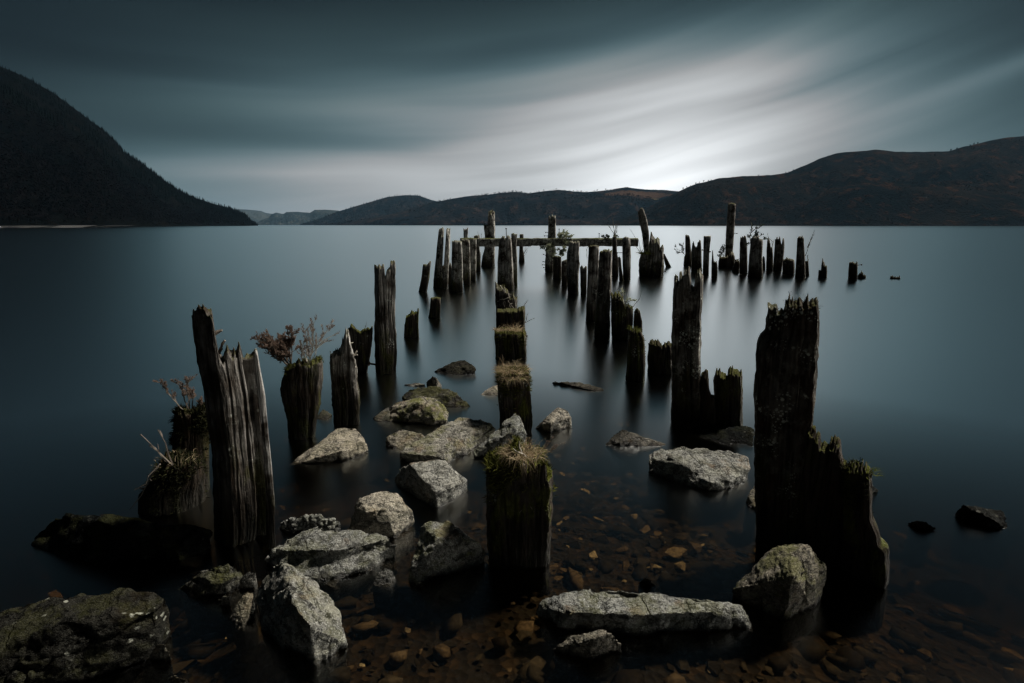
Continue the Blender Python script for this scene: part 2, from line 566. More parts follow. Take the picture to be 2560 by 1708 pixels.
# water: a body with a still surface smoothed by the wind, stained brown by peat
def make_water():
    m, N = new_mat("loch_water")
    fr = N.new('ShaderNodeFresnel'); fr.inputs['IOR'].default_value = 1.333
    gl = N.new('ShaderNodeBsdfAnisotropic')
    gl.distribution = 'BECKMANN'
    gl.inputs['Color'].default_value = (1.24, 1.28, 1.28, 1)
    gl.inputs['Roughness'].default_value = 0.285
    tr = N.new('ShaderNodeBsdfTransparent')
    tr.inputs['Color'].default_value = (0.86, 0.82, 0.74, 1)
    mx = N.new('ShaderNodeMixShader')
    N.l.new(N.math('MINIMUM', N.add(N.mul(fr.outputs[0], 2.2), N.math('POWER', N.mul(fr.outputs[0], 3.2), 2.0)), 1.0), mx.inputs[0])
    N.l.new(tr.outputs[0], mx.inputs[1])
    N.l.new(gl.outputs[0], mx.inputs[2])
    o = N.new('ShaderNodeOutputMaterial')
    N.l.new(mx.outputs[0], o.inputs['Surface'])
    va = N.new('ShaderNodeVolumeAbsorption')
    va.inputs['Color'].default_value = (0.58, 0.47, 0.27, 1)
    va.inputs['Density'].default_value = 3.4
    N.l.new(va.outputs[0], o.inputs['Volume'])
    return m


WATER = make_water()

# ------------------------------------------------------------------ large structure: lake bed, water
def bed_z(x, y):
    y = np.asarray(y, float); x = np.asarray(x, float)
    z = np.where(y < 1.6, -0.10 + (1.6 - y) * 0.16, -0.10 - (y - 1.6) * 0.050)
    z = np.where(y > 9, -0.47 - (y - 9) * 0.10, z)
    z = z - 0.16 * np.clip(np.abs(x - 0.1) - 1.0, 0, 2.5)
    return np.maximum(z, -6.0)


def grid_sheet(name, xs, ys, zf, mat):
    X, Y = np.meshgrid(xs, ys)
    Z = zf(X, Y)
    v = np.stack([X.ravel(), Y.ravel(), Z.ravel()], 1)
    nx, ny = len(xs), len(ys)
    f = [(j * nx + i, j * nx + i + 1, (j + 1) * nx + i + 1, (j + 1) * nx + i) for j in range(ny - 1) for i in range(nx - 1)]
    return mesh_obj(name, v, f, mat)


xs = np.concatenate([[-9000, -900, -120, -40, -20, -12], np.linspace(-9, 9, 91), [12, 20, 40, 120, 900, 9000]])
ys = np.concatenate([[-260, -60, -20, -6, -2], np.linspace(-0.5, 14, 90), [17, 22, 30, 45, 70, 200, 1200, 12500]])
bed = grid_sheet("lake_bed", xs, ys, lambda X, Y: np.where(np.abs(X) > 10, bed_z(X, Y), bed_z(X, Y) + 0.03 * fbm(X * 2.2, Y * 2.2, 0.5, 4)), BED)
tag(bed, "dark brown stony bed under the clear shallows", kind='structure')

wx0, wx1, wy0, wy1, wzb = -9200.0, 9200.0, -300.0, 12600.0, -7.5
wv = [(wx0, wy0, 0), (wx1, wy0, 0), (wx1, wy1, 0), (wx0, wy1, 0), (wx0, wy0, wzb), (wx1, wy0, wzb), (wx1, wy1, wzb), (wx0, wy1, wzb)]
wf = [(0, 1, 2, 3), (7, 6, 5, 4), (0, 4, 5, 1), (1, 5, 6, 2), (2, 6, 7, 3), (3, 7, 4, 0)]
water = mesh_obj("water", wv, wf, WATER, smooth=False)
tag(water, "smooth silky loch water mirroring the bright sky", kind='structure')

# ------------------------------------------------------------------ hills
def resample(pts, xs_):
    pts = sorted(pts)
    a = np.array(pts, float)
    return [np.interp(xs_, a[:, 0], a[:, k]) for k in range(1, a.shape[1])]


HILLS = {}


def hill(name, label, mat, reg, skyline, shore, n, rows, amp, prof=1.0, seed=0, jag=1.0):
    sk = [(*px(reg, p[:2]), p[2]) for p in skyline]
    sh = [(px(reg, (p[0], 0))[0], p[1]) for p in shore]
    x0, x1 = sk[0][0], sk[-1][0]
    cols = np.linspace(x0, x1, n)
    sy, sd = resample(sk, cols)
    shd = resample(sh, cols)[0]
    sy = sy + jag * fbm(cols / 40.0, seed, 0.3, 4) * 1.6
    sy = np.minimum(sy, 563.0)
    ridge = np.array([on_plane(x, y, d) for x, y, d in zip(cols, sy, sd)])
    foot = np.array([on_plane(x, 563.0, d) for x, d in zip(cols, shd)])
    foot[:, 2] = -2.0
    V = []
    for r in range(rows + 1):
        s = r / rows
        p = foot * (1 - s) + ridge * s
        p[:, 2] = foot[:, 2] + (ridge[:, 2] - foot[:, 2]) * (s ** prof)
        k = math.sin(math.pi * s) ** 0.8
        sc = amp * 4.0
        dz = fbm(p[:, 0] / sc, p[:, 1] / sc, seed + 0.1, 5, 0.55) * amp * k
        top = ridge[:, 2] * np.clip(0.985 * (s ** (prof * .72)) + 0.015, 0, 1)
        p[:, 2] = np.where(s < 1, np.clip(p[:, 2] + dz * np.clip(ridge[:, 2] / (amp * 3), 0, 1), -2, np.maximum(top, -2)), p[:, 2])
        V.append(p)
    depth = np.maximum((sd - shd), 80)
    for r in range(1, 6):                     # the far side, falling away behind the ridge
        q = ridge.copy()
        q[:, 1] += depth * r * 0.25
        q[:, 0] *= q[:, 1] / ridge[:, 1]
        q[:, 2] = ridge[:, 2] * (1 - 0.04 * r * r) - 2 * (r == 5)
        V.append(q)
    V = np.array(V)
    nr = V.shape[0]
    f = [(j * n + i, j * n + i + 1, (j + 1) * n + i + 1, (j + 1) * n + i) for j in range(nr - 1) for i in range(n - 1)]
    o = mesh_obj(name, V.reshape(-1, 3), f, mat)
    tag(o, label, kind='structure')
    HILLS[len(HILLS)] = V[:rows + 1]
    return o


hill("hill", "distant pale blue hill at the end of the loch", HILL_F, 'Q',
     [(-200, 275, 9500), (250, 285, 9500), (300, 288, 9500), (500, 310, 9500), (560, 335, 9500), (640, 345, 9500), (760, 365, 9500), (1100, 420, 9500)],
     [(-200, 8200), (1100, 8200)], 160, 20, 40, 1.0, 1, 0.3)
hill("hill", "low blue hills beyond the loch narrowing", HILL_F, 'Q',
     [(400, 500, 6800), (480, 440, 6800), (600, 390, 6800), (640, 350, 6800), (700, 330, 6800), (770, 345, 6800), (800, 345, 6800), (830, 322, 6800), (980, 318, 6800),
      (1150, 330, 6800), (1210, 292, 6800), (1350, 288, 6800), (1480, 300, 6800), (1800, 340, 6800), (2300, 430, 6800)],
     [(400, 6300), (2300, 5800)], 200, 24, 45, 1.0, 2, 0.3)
hill("hill", "teal wooded headland hill left of centre", HILL_M, 'Z',
     [(690, 516.5, 4700), (740, 500, 4700), (770, 488, 4700), (800, 478, 4700), (850, 463, 4700), (890, 452, 4700), (930, 448, 4700), (960, 449, 4700), (990, 459, 4700), (1060, 475, 4700), (1180, 500, 4700), (1260, 516, 4700)],
     [(690, 4500), (930, 3900), (1260, 3900)], 240, 30, 45, 0.9, 3, 0.5)
hill("hill", "long brown heathery ridge across the loch", HILL_M, 'Z',
     [(720, 516.5, 3500), (800, 508, 3450), (880, 496, 3400), (950, 477, 3400), (1000, 463, 3400), (1040, 456, 3400), (1085, 450, 3400), (1130, 446, 3400), (1185, 440, 3400), (1215, 443, 3400), (1280, 436, 3400),
      (1340, 440, 3400), (1390, 437, 3400), (1440, 431, 3400), (1480, 436, 3400), (1530, 437, 3400), (1580, 441, 3400), (1700, 452, 3400), (1800, 475, 3400)],
     [(720, 3300), (1000, 2500), (1800, 2300)], 400, 44, 62, 0.9, 4, 0.9)
hill("hill", "dark heathery hill rising at right across the water", HILL_R, 'Z',
     [(1380, 516.5, 1900), (1440, 500, 2000), (1490, 474, 2100), (1530, 453, 2100), (1560, 438, 2100), (1600, 421, 2100), (1650, 410, 2100), (1700, 405, 2100), (1770, 402, 2100), (1810, 395, 2100), (1840, 384, 2100), (1880, 365, 2100),
      (1920, 352, 2100), (1975, 348, 2100), (2010, 344, 2100), (2090, 350, 2100), (2180, 346, 2100), (2220, 335, 2100), (2280, 320, 2100), (2340, 314, 2100), (2480, 300, 2100), (2800, 290, 2100)],
     [(1380, 1800), (1600, 1400), (2350, 1250), (2800, 1200)], 420, 56, 52, 0.85, 5, 0.9)
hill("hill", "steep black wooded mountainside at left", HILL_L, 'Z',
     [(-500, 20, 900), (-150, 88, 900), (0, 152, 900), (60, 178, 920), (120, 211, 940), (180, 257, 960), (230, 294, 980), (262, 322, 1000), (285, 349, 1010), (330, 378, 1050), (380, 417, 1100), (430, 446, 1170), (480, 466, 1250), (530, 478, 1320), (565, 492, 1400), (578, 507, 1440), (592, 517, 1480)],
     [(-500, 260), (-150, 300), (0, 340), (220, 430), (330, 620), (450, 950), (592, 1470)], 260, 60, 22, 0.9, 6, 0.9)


def sample_hill(V, rnd, s0, s1, u0=0.0, u1=1.0):
    n = V.shape[1]; r = V.shape[0]
    u = rnd.uniform(u0, u1) * (n - 1.001); s = rnd.uniform(s0, s1) * (r - 1.001)
    i, j = int(u), int(s)
    a, b = u - i, s - j
    return (V[j, i] * (1 - a) + V[j, i + 1] * a) * (1 - b) + (V[j + 1, i] * (1 - a) + V[j + 1, i + 1] * a) * b, j, i


def conifer_verts(h, w, rnd):
    v, f = [], []
    k = 5
    tiers = 4
    for t in range(tiers):
        z0 = h * (0.06 + 0.22 * t); z1 = min(h, z0 + h * 0.36)
        r = w * (1 - t * 0.23) * rnd.uniform(0.8, 1.15)
        b = len(v)
        ph = rnd.uniform(0, 6)
        for q in range(k):
            a = ph + 2 * math.pi * q / k
            rr = r * rnd.uniform(0.6, 1.2)
            v.append((rr * math.cos(a), rr * math.sin(a), z0))
        v.append((0, 0, z1))
        f += [(b + q, b + (q + 1) % k, b + k) for q in range(k)]
    return np.array(v), f


def bare_verts(h, w, rnd):
    v, f = [], []
    v += [(-0.02 * h, 0, -1), (0.02 * h, 0, -1), (0, 0, h * .8)]
    f.append((0, 1, 2))
    for q in range(13):
        c = np.array((rnd.gauss(0, w * .42), rnd.gauss(0, w * .42), h * rnd.uniform(0.35, 0.95)))
        d = np.array((rnd.gauss(0, 1), rnd.gauss(0, 1), rnd.uniform(0.2, 1.4))); d /= np.linalg.norm(d)
        s = np.cross(d, (rnd.gauss(0, 1), rnd.gauss(0, 1), rnd.gauss(0, 1))); s /= np.linalg.norm(s)
        L = h * rnd.uniform(.12, .26)
        b = len(v)
        v += [tuple(c - d * L), tuple(c + s * L * .3), tuple(c + d * L), tuple(c - s * L * .3)]
        f.append((b, b + 1, b + 2, b + 3))
    return np.array(v), f


def wood_stuff(name, label, V, count, s0, s1, hmin, hmax, kind, mat, seed, u0=0, u1=1, mask=None):
    rnd = random.Random(seed)
    protos = [(conifer_verts if kind == 'c' else bare_verts)(1.0, 0.21 if kind == 'c' else 0.42, rnd) for _ in range(9)]
    allv, allf, nb = [], [], 0
    if mask is not None:
        mk = fbm(V[..., 0] / mask[0], V[..., 1] / mask[0], V[..., 2] / mask[0], 3) * mask[1]
    tries = 0
    while count > 0 and tries < 60000:
        tries += 1
        p, j_, i_ = sample_hill(V, rnd, s0, s1, u0, u1)
        if p[2] < 0.5: continue
        if mask is not None and mk[j_, i_] < mask[2]: continue
        v, f = rnd.choice(protos)
        h = rnd.uniform(hmin, hmax)
        allv.append(v * np.array((h, h, h)) + p + np.array((0, 0, -0.04 * h)))
        allf += [tuple(q + nb for q in ff) for ff in f]
        nb += len(v); count -= 1
    o = mesh_obj(name, np.concatenate(allv), allf, mat, smooth=False)
    tag(o, label, kind='stuff')
    return o


VL, VR, VM, VT = HILLS[5], HILLS[4], HILLS[3], HILLS[2]
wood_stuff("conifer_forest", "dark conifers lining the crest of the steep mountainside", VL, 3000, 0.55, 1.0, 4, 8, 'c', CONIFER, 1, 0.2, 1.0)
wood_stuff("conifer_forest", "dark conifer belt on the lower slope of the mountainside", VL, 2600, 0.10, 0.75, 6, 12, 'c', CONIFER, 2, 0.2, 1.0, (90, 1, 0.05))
wood_stuff("bare_woodland", "bare brown birches along the foot of the steep mountainside", VL, 3600, 0.0, 0.42, 6, 11, 'b', SHADEBIRCH, 3, 0.1, 1.0)
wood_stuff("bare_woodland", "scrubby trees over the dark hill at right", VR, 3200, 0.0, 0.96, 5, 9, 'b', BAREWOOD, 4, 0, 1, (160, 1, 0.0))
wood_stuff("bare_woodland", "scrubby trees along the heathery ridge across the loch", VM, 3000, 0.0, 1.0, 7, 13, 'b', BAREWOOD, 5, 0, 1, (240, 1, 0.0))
wood_stuff("conifer_forest", "conifers covering the teal headland hill", VT, 2600, 0.05, 1.0, 9, 16, 'c', CONIFER, 6)


def ridge_tree(x, y, Y, h, seed, label):
    rnd = random.Random(seed)
    base = on_plane(x, y, Y)
    base[2] -= 0.6
    t = empty("ridge_tree", base)
    tag(t, label, "tree", "bare trees on the hill skyline")
    tr, cr = MB(), MB()
    tr.tube([base, base + np.array((h * .04, 0, h * .35)), base + np.array((h * rnd.uniform(-.08, .08), 0, h * .8))], h * .035, h * .01, 5)
    for q in range(34):
        a = rnd.uniform(0, 6.283); e = rnd.uniform(0.1, 1.3)
        o = base + np.array((0, 0, h * rnd.uniform(.28, .7)))
        d = np.array((math.cos(a) * math.cos(e), math.sin(a) * math.cos(e), math.sin(e)))
        L = h * rnd.uniform(.2, .42)
        cr.tube([o, o + d * L * .6, o + d * L + np.array((0, 0, h * .03))], h * .014, h * .006, 3)
        cr.leaf(o + d * L * .55, d + np.array((rnd.gauss(0, .4), rnd.gauss(0, .4), .3)), h * .2, h * .07, rnd)
    tr.build("trunk", BAREWOOD, t, base)
    cr.build("crown", BAREWOOD, t, base)


rt = random.Random(77)
for i, (cx_, cy_) in enumerate([(20, 470), (45, 460), (70, 452), (105, 437), (130, 427), (160, 419), (192, 418), (210, 417), (240, 413)]):
    X, Yp = px('C', (cx_, cy_)); ridge_tree(X, Yp + 1, 2090, rt.uniform(7, 11), 100 + i, "small bare tree on the low left shoulder of the right-hand hill")
for i, (cx_, cy_) in enumerate([(715, 361), (735, 357), (765, 345), (790, 337), (815, 328), (590, 381), (530, 381)]):
    X, Yp = px('C', (cx_, cy_)); ridge_tree(X, Yp + 1, 2090, rt.uniform(6, 9), 200 + i, "small bare tree on the steepening skyline of the right-hand hill")
for i, (cx_, cy_) in enumerate([(1830, 211), (1870, 205), (1895, 200), (1918, 196), (1940, 190), (1958, 184), (1985, 170), (2010, 161)]):
    X, Yp = px('C', (cx_, cy_)); ridge_tree(X, Yp + 2, 2090, rt.uniform(9, 15), 300 + i, "bare tree on the crest of the right-hand hill near the frame edge")


def strip(name, label, pts, mat, kind='structure'):
    v, f = [], []
    for (xa, ya, Y) in pts:
        a = on_plane(xa, 563.0, Y)
        v += [(a[0], Y - 6, -0.6), (a[0], Y + 1, 0.5), (a[0], Y + 14, 1.5)]
    for i in range(len(pts) - 1):
        for k in (0, 1):
            f.append((i * 3 + k, (i + 1) * 3 + k, (i + 1) * 3 + k + 1, i * 3 + k + 1))
    o = mesh_obj(name, v, f, mat)
    tag(o, label, kind=kind)


strip("shingle_beach", "thin pale shingle strip below the steep mountainside", [(-300, 0, 285), (0, 0, 336), (110, 0, 380), (210, 0, 405)], BEACH)
strip("shingle_beach", "narrow pale shore strip further along the mountainside", [(236, 0, 432), (270, 0, 455), (315, 0, 540)], BEACH)

# haze: one closed box of even, thin air round everything
hm, N = new_mat("haze_air")
pv = N.new('ShaderNodeVolumePrincipled')
pv.inputs['Color'].default_value = (0.30, 0.58, 0.85, 1)
pv.inputs['Density'].default_value = 2.4e-5
N.l.new(pv.outputs[0], N.new('ShaderNodeOutputMaterial').inputs['Volume'])
hx0, hx1, hy0, hy1, hz0, hz1 = -9500.0, 9500.0, -320.0, 13500.0, -9.0, 420.0
hvv = [(hx0, hy0, hz0), (hx1, hy0, hz0), (hx1, hy1, hz0), (hx0, hy1, hz0), (hx0, hy0, hz1), (hx1, hy0, hz1), (hx1, hy1, hz1), (hx0, hy1, hz1)]
hff = [(3, 2, 1, 0), (4, 5, 6, 7), (0, 1, 5, 4), (1, 2, 6, 5), (2, 3, 7, 6), (3, 0, 4, 7)]
hz = mesh_obj("haze", hvv, hff, hm, smooth=False)
tag(hz, "thin blue haze over the loch", kind='stuff')

# ------------------------------------------------------------------ timber posts
GP = "rotting timber posts of the old pier"
POSTS = {}


def edge_fn(pts):
    a = np.array(sorted((p[2], p[0]) for p in pts))
    zt = a[-1, 0]
    return (lambda z: np.interp(z, a[:, 0], a[:, 1])), zt


def post(key, label, reg, base_y, L, T, R, name="wooden_post", ratio=0.9, round_=0.55, rot=0.0, grey=0.5, lichen=0.3, moss=0.4,
         jag=1.0, rough=1.0, grooves=(), cat="post", hollow=0.0, seed=None):
    seed = seed if seed is not None else (sum(ord(ch) * (i + 3) for i, ch in enumerate(key)) % 997)
    rnd = random.Random(seed)
    Ls = [px(reg, p) for p in L]; Ts = [px(reg, p) for p in T]; Rs = [px(reg, p) for p in R]
    by = px(reg, (0, base_y))[1]
    xc = 0.5 * (Ls[0][0] + Rs[-1][0])
    P0 = at(xc, by, 0.0)
    mpp = P0[1] / FPX
    hw0 = 0.5 * abs(Rs[-1][0] - Ls[0][0]) * mpp
    wpx = abs(Rs[-1][0] - Ls[0][0])
    dep = max(ratio * hw0, 0.02)
    Yc = P0[1] + dep
    LP = [on_plane(x, y, Yc) for x, y in Ls]; TP = [on_plane(x, y, Yc) for x, y in Ts]; RP = [on_plane(x, y, Yc) for x, y in Rs]
    fL, zl = edge_fn(LP + [TP[0]])
    fR, zr = edge_fn(RP + [TP[-1]])

    def XL(z):
        z = np.asarray(z, float)
        base = fL(z)
        return np.where(z > zl, fL(zl) + (fR(np.minimum(z, zr)) - fR(zl)) if zr > zl else base, base)

    def XR(z):
        z = np.asarray(z, float)
        base = fR(z)
        return np.where(z > zr, fR(zr) + (fL(np.minimum(z, zl)) - fL(zr)) if zl > zr else base, base)

    cen = lambda z: 0.5 * (XL(z) + XR(z))
    hwf = lambda z: np.maximum(0.5 * (XR(z) - XL(z)), 0.15 * hw0)
    tx = np.array([p[0] for p in TP]); tz = np.array([p[2] for p in TP])
    tu = (tx - cen(tz)) / hwf(tz)
    tu = np.maximum.accumulate(np.clip(tu, -1.0, 1.0)) + np.arange(len(tu)) * 1e-5
    spj = 2 * hw0 * jag
    def Hf(u):
        u = np.asarray(u, float)
        h = np.interp(u, tu, tz)
        sp = vnoise(u * 7.0 + seed, seed * .71, 2.2); sp2 = vnoise(u * 15.0 - seed, seed * .31, 7.1)
        return h + spj * (0.07 * sp + 0.05 * sp2 + 0.22 * np.clip(sp2 - .4, 0, 1) - 0.18 * np.clip(-.4 - sp, 0, 1))
    nu = int(np.clip(wpx * 0.9, 21, 96)); nv = max(9, int(nu * min(1.0, ratio) * 0.42)) | 1
    zb = float(min(bed_z(P0[0], Yc), 0) - 0.12)
    cr_, sr_ = math.cos(rot), math.sin(rot)
    phi = math.atan2(float(cen(0.2)), Yc)
    cphi, sphi = math.cos(phi), math.sin(phi)

    def shape(a, b):
        k = round_
        u = a * np.sqrt(1 - k * b * b / 2); v = b * np.sqrt(1 - k * a * a / 2)
        return u * cr_ - v * sr_, u * sr_ + v * cr_

    tt = np.linspace(-1, 1, 60)
    eu, ev = shape(np.concatenate([tt, tt, -np.ones(60), np.ones(60)]), np.concatenate([-np.ones(60), np.ones(60), tt, tt]))
    nrm = np.abs(eu).max(); nrv = np.abs(ev).max()
    cracks = [(rnd.uniform(-.9, .9), rnd.uniform(.05, .16) * rough, rnd.uniform(.025, .05), rnd.uniform(-.2, .2)) for _ in range(5)] + [(g[0], g[1], g[2], 0.0) for g in grooves]
    wt = fL(0.0)
    Htop = tz.max()

    def place(u, v, z, rr):
        th = np.arctan2(v, u)
        ct, st = np.cos(th), np.sin(th)
        d = 0.035 * rough * fbm(ct * 1.6 + seed, st * 1.6, z * 1.8 / max(hw0 * 6, .3), 3)
        d = d + 0.018 * rough * fbm(ct * 6 + seed, st * 6, z * 2.2 / max(hw0 * 4, .3), 4, .65)
        d = d + 0.022 * rough * fbm(ct * 20, st * 20, z * 11 + seed, 2)
        d = d + 0.040 * rough * np.clip(fbm(ct * 2.6 + seed, st * 2.6, z * 2.3 / max(hw0, .03), 3, .6), -.6, 1.0)
        front = 1.0 / (1 + np.exp(np.clip(v * 9, -30, 30)))
        for (u0, dp, w, sl) in cracks:
            wig = 0.05 * vnoise(z * 3.1 / max(hw0 * 5, .2) + u0 * 9, u0 * 5, seed); on = np.clip(0.45 + 0.9 * vnoise(z * 2.0 / max(hw0 * 5, .2) + u0 * 31, 1.7, seed), 0.05, 1.0)
            d = d - dp * on * np.exp(-((u - u0 - wig - sl * (z / max(Htop, .1))) / w) ** 2) * front
        d = d * rr * rr
        h = hwf(z) * cphi
        uu = h * u * (1 + d); vv = (dep * 0.75 + ratio * 0.25 * h) * v * (1 + d)
        return cen(z) + uu * cphi + vv * sphi, Yc - uu * sphi + vv * cphi, z

    A, B = np.meshgrid(np.linspace(-1, 1, nu), np.linspace(-1, 1, nv))
    U, V = shape(A, B)
    U = U / nrm; V = V / nrv
    rr = np.maximum(np.abs(A), np.abs(B))
    jw = 0.10 * jag
    shift = 0.4 * jw * fbm(V * 1.7 + seed, 0.5, seed * .37, 2) * np.abs(B) * 1.4
    # the front-to-back variation never rises above the traced top edge
    H0 = Hf(np.clip(U + shift, -1, 1))
    H0 = np.minimum(H0, np.maximum(Hf(U), Hf(np.clip(U + .03, -1, 1))))
    span = hw0 * 2
    lowq = np.percentile(tz, 12)
    H0 = H0 - np.clip(H0 - lowq, 0, span * 2.0) * 0.5 * np.abs(B) ** 1.4 * (0.6 + 0.4 * vnoise(U * 3 + seed, V * 3, 2.0))
    H1 = H0 - np.abs(fbm(U * 5 + seed, V * 5, 1.3, 3)) * span * 0.10 * jag * (0.15 + np.abs(V)) - span * 0.22 * hollow * (1 - rr ** 2)
    H1 = H1 - np.abs(V) * span * 0.07 * (0.5 + 0.5 * vnoise(U * 2 + seed, V * 2, 5.0))
    H1 = np.maximum(H1, zb + 0.05)
    X, Y, Zt = place(U, V, H1, rr)
    top = np.stack([X.ravel(), Y.ravel(), Zt.ravel()], 1)
    verts = [top]
    idx = lambda j, i: j * nu + i
    faces = [(idx(j, i), idx(j, i + 1), idx(j + 1, i + 1), idx(j + 1, i)) for j in range(nv - 1) for i in range(nu - 1)]
    ring = [(0, i) for i in range(nu)] + [(j, nu - 1) for j in range(1, nv)] + [(nv - 1, i) for i in range(nu - 2, -1, -1)] + [(j, 0) for j in range(nv - 2, 0, -1)]
    rU = np.array([U[j, i] for j, i in ring]); rV = np.array([V[j, i] for j, i in ring]); rH = np.array([H1[j, i] for j, i in ring])
    hpx = (Htop - zb) / mpp
    K = int(np.clip(hpx / 9, 10, 60))
    prev = [idx(j, i) for j, i in ring]
    m = len(ring)
    off = nu * nv
    for k in range(1, K + 1):
        t = 1 - k / K
        z = zb + (rH - zb) * t
        x, y, zz = place(rU, rV, z, np.ones(m))
        verts.append(np.stack([x, y, zz], 1))
        cur = [off + (k - 1) * m + q for q in range(m)]
        faces += [(prev[q], cur[q], cur[(q + 1) % m], prev[(q + 1) % m]) for q in range(m)]
        prev = cur
    verts = np.concatenate(verts)
    loc = np.array((float(cen(0.0)), Yc, 0.0))
    o = mesh_obj(name, verts, faces, WOOD, None, loc)
    o['grey'] = float(grey); o['lichen'] = float(lichen); o['moss'] = float(moss)
    tag(o, label, cat, GP)
    me = o.data
    POSTS[key] = dict(o=o, Y=Yc, dep=dep, X=float(cen(0.0)), top=Hf, cen=cen, hw=hwf, htop=float(Htop), verts=verts, nt=nu * nv, hw0=hw0, zb=zb)
    return o


# --- near left
post('P1', "tallest left-hand post, split and leaning, with a bleached right edge", 'J', 1440,
     [(548, 1450), (538, 1150), (530, 900), (490, 600), (450, 380), (430, 250)],
     [(411, 60), (460, 42), (485, 28), (522, 33), (532, 80), (548, 200), (562, 300), (590, 362), (604, 330), (612, 252), (640, 315), (672, 305), (685, 270), (715, 345), (750, 340), (772, 300), (786, 304)],
     [(800, 400), (830, 560), (850, 800), (870, 1000), (888, 1200), (885, 1340), (850, 1450)],
     ratio=0.75, round_=0.25, rot=0.42, grey=0.4, lichen=0.08, moss=0.5, rough=0.8, hollow=0.5, grooves=((0.30, .16, .05), (0.62, .42, .13), (0.05, .1, .03)))
post('P1s', "", 'J', 1450,
     [(838, 1340), (835, 1100), (822, 900), (800, 650), (784, 480)], [(768, 312), (774, 298), (786, 304)], [(802, 400), (832, 560), (853, 800), (873, 1000), (889, 1200), (886, 1340)],
     name="splinter", ratio=1.6, round_=0.3, rot=0.0, grey=3.0, lichen=.0, moss=.25, rough=.5, jag=.5)
sp, p1 = POSTS['P1s']['o'], POSTS['P1']['o']
sp.parent = p1
sp.location = sp.location + Vector((0.012, -0.02, 0)) - p1.location
for k_ in ('label', 'category', 'group'):
    if k_ in sp: del sp[k_]
sp['label'] = "bleached right edge"
post('P2', "mossy stump with reddish heather tucked behind the tallest left-hand post", 'J', 1150,
     [(325, 1150), (300, 850)], [(318, 670), (350, 642), (420, 652), (470, 645), (505, 662)], [(515, 700), (520, 1150)], name="wooden_stump", cat="stump", moss=.3, grey=0.0, round_=.9, lichen=0)
post('P2b', "low broad mossy stump beside the foot of the tallest left-hand post", 'J', 1270,
     [(100, 1275), (108, 1110), (180, 1045)], [(215, 965), (260, 912), (330, 902), (400, 930), (470, 965)], [(490, 1010), (505, 1275)], name="wooden_stump", cat="stump", moss=.3, grey=0.0, round_=.9, lichen=0, ratio=.7)
post('P3', "dark bulging stump carrying the big heather bush", 'D', 1335,
     [(1410, 1345), (1400, 1200), (1385, 1100), (1340, 930), (1345, 820)],
     [(1378, 735), (1450, 690), (1490, 655), (1540, 665), (1590, 695), (1640, 652), (1692, 682)],
     [(1690, 900), (1675, 1050), (1640, 1200), (1632, 1345)], name="wooden_stump", cat="stump", moss=.7, grey=.2, lichen=.1, round_=.8, grooves=((.55, .25, .06),))
post('P4', "splintered pale-flaked stump with a sharp spike beside the heather stump", 'D', 1225,
     [(1785, 1235), (1770, 1000), (1758, 800)],
     [(1750, 620), (1780, 592), (1822, 590), (1850, 520), (1880, 440), (1903, 396), (1915, 470), (1930, 560), (1958, 690), (1975, 720)],
     [(1980, 830), (2000, 950), (1998, 1100), (1990, 1235)], name="wooden_stump", cat="stump", grey=1.0, lichen=.2, moss=.35, rough=1.5, jag=1.3, grooves=((.3, .2, .06),))
post('P5', "dark peaked stump half hidden behind the splintered stump", 'D', 790,
     [(1900, 800), (1900, 500)], [(1903, 400), (1927, 352), (1960, 392), (2000, 430), (2060, 406), (2112, 410)], [(2100, 560), (2080, 690), (2055, 800)], name="wooden_stump", cat="stump", moss=.8, grey=.2)
post('P6', "tall square post with a notched jagged top, left of the centre line", 'B', 1345,
     [(268, 1360), (260, 1100), (262, 850)],
     [(256, 590), (270, 602), (282, 612), (290, 586), (305, 610), (318, 598), (326, 602), (332, 690), (340, 640), (352, 625), (365, 622), (369, 575), (386, 573), (402, 582)],
     [(402, 800), (398, 980), (408, 1060), (410, 1200), (404, 1360)], round_=.3, rot=.25, grey=.55, lichen=.3, moss=.55, grooves=((.78, .18, .05),))
post('P7', "short mossy stump with a stepped top left of the centre line", 'B', 1098,
     [(458, 1105), (465, 1000)], [(475, 945), (500, 930), (511, 905), (530, 915), (560, 903)], [(556, 1000), (560, 1105)], name="wooden_stump", cat="stump", moss=.9, grey=.15, round_=.3)
post('P8', "short flat-topped stump standing alone in the water", 'B', 965,
     [(622, 972), (634, 900)], [(640, 823), (670, 818), (708, 822)], [(706, 890), (703, 972)], name="wooden_stump", cat="stump", moss=.6, grey=.3, jag=.4, round_=.3)
post('P9', "short post leaning right, leftmost of the far posts", 'B', 788,
     [(556, 796), (575, 700)], [(588, 602), (605, 592), (615, 600), (630, 580), (643, 577)], [(630, 690), (614, 796)], moss=.5, grey=.3)
post('P10', "lichened post split into two prongs by a long slit", 'B', 762,
     [(655, 772), (665, 640), (685, 450)],
     [(695, 362), (712, 350), (727, 346), (731, 362), (725, 500), (719, 612), (730, 602), (737, 500), (744, 362), (752, 350), (772, 354)],
     [(770, 450), (765, 600), (757, 772)], grey=.9, lichen=1.0, moss=.6, jag=.3)
post('P11', "lichened flat-topped post beside the two-pronged post", 'B', 790,
     [(770, 800), (782, 600)], [(784, 442), (800, 435), (825, 438), (850, 440)], [(856, 600), (858, 800)], grey=.8, lichen=1.0, moss=.5, jag=.4)
post('P11b', "small broken stump wedged between the two-pronged and flat-topped posts", 'B', 768,
     [(758, 772), (760, 680)], [(763, 605), (772, 582), (780, 600)], [(786, 680), (786, 772)], name="wooden_stump", cat="stump", moss=.5)
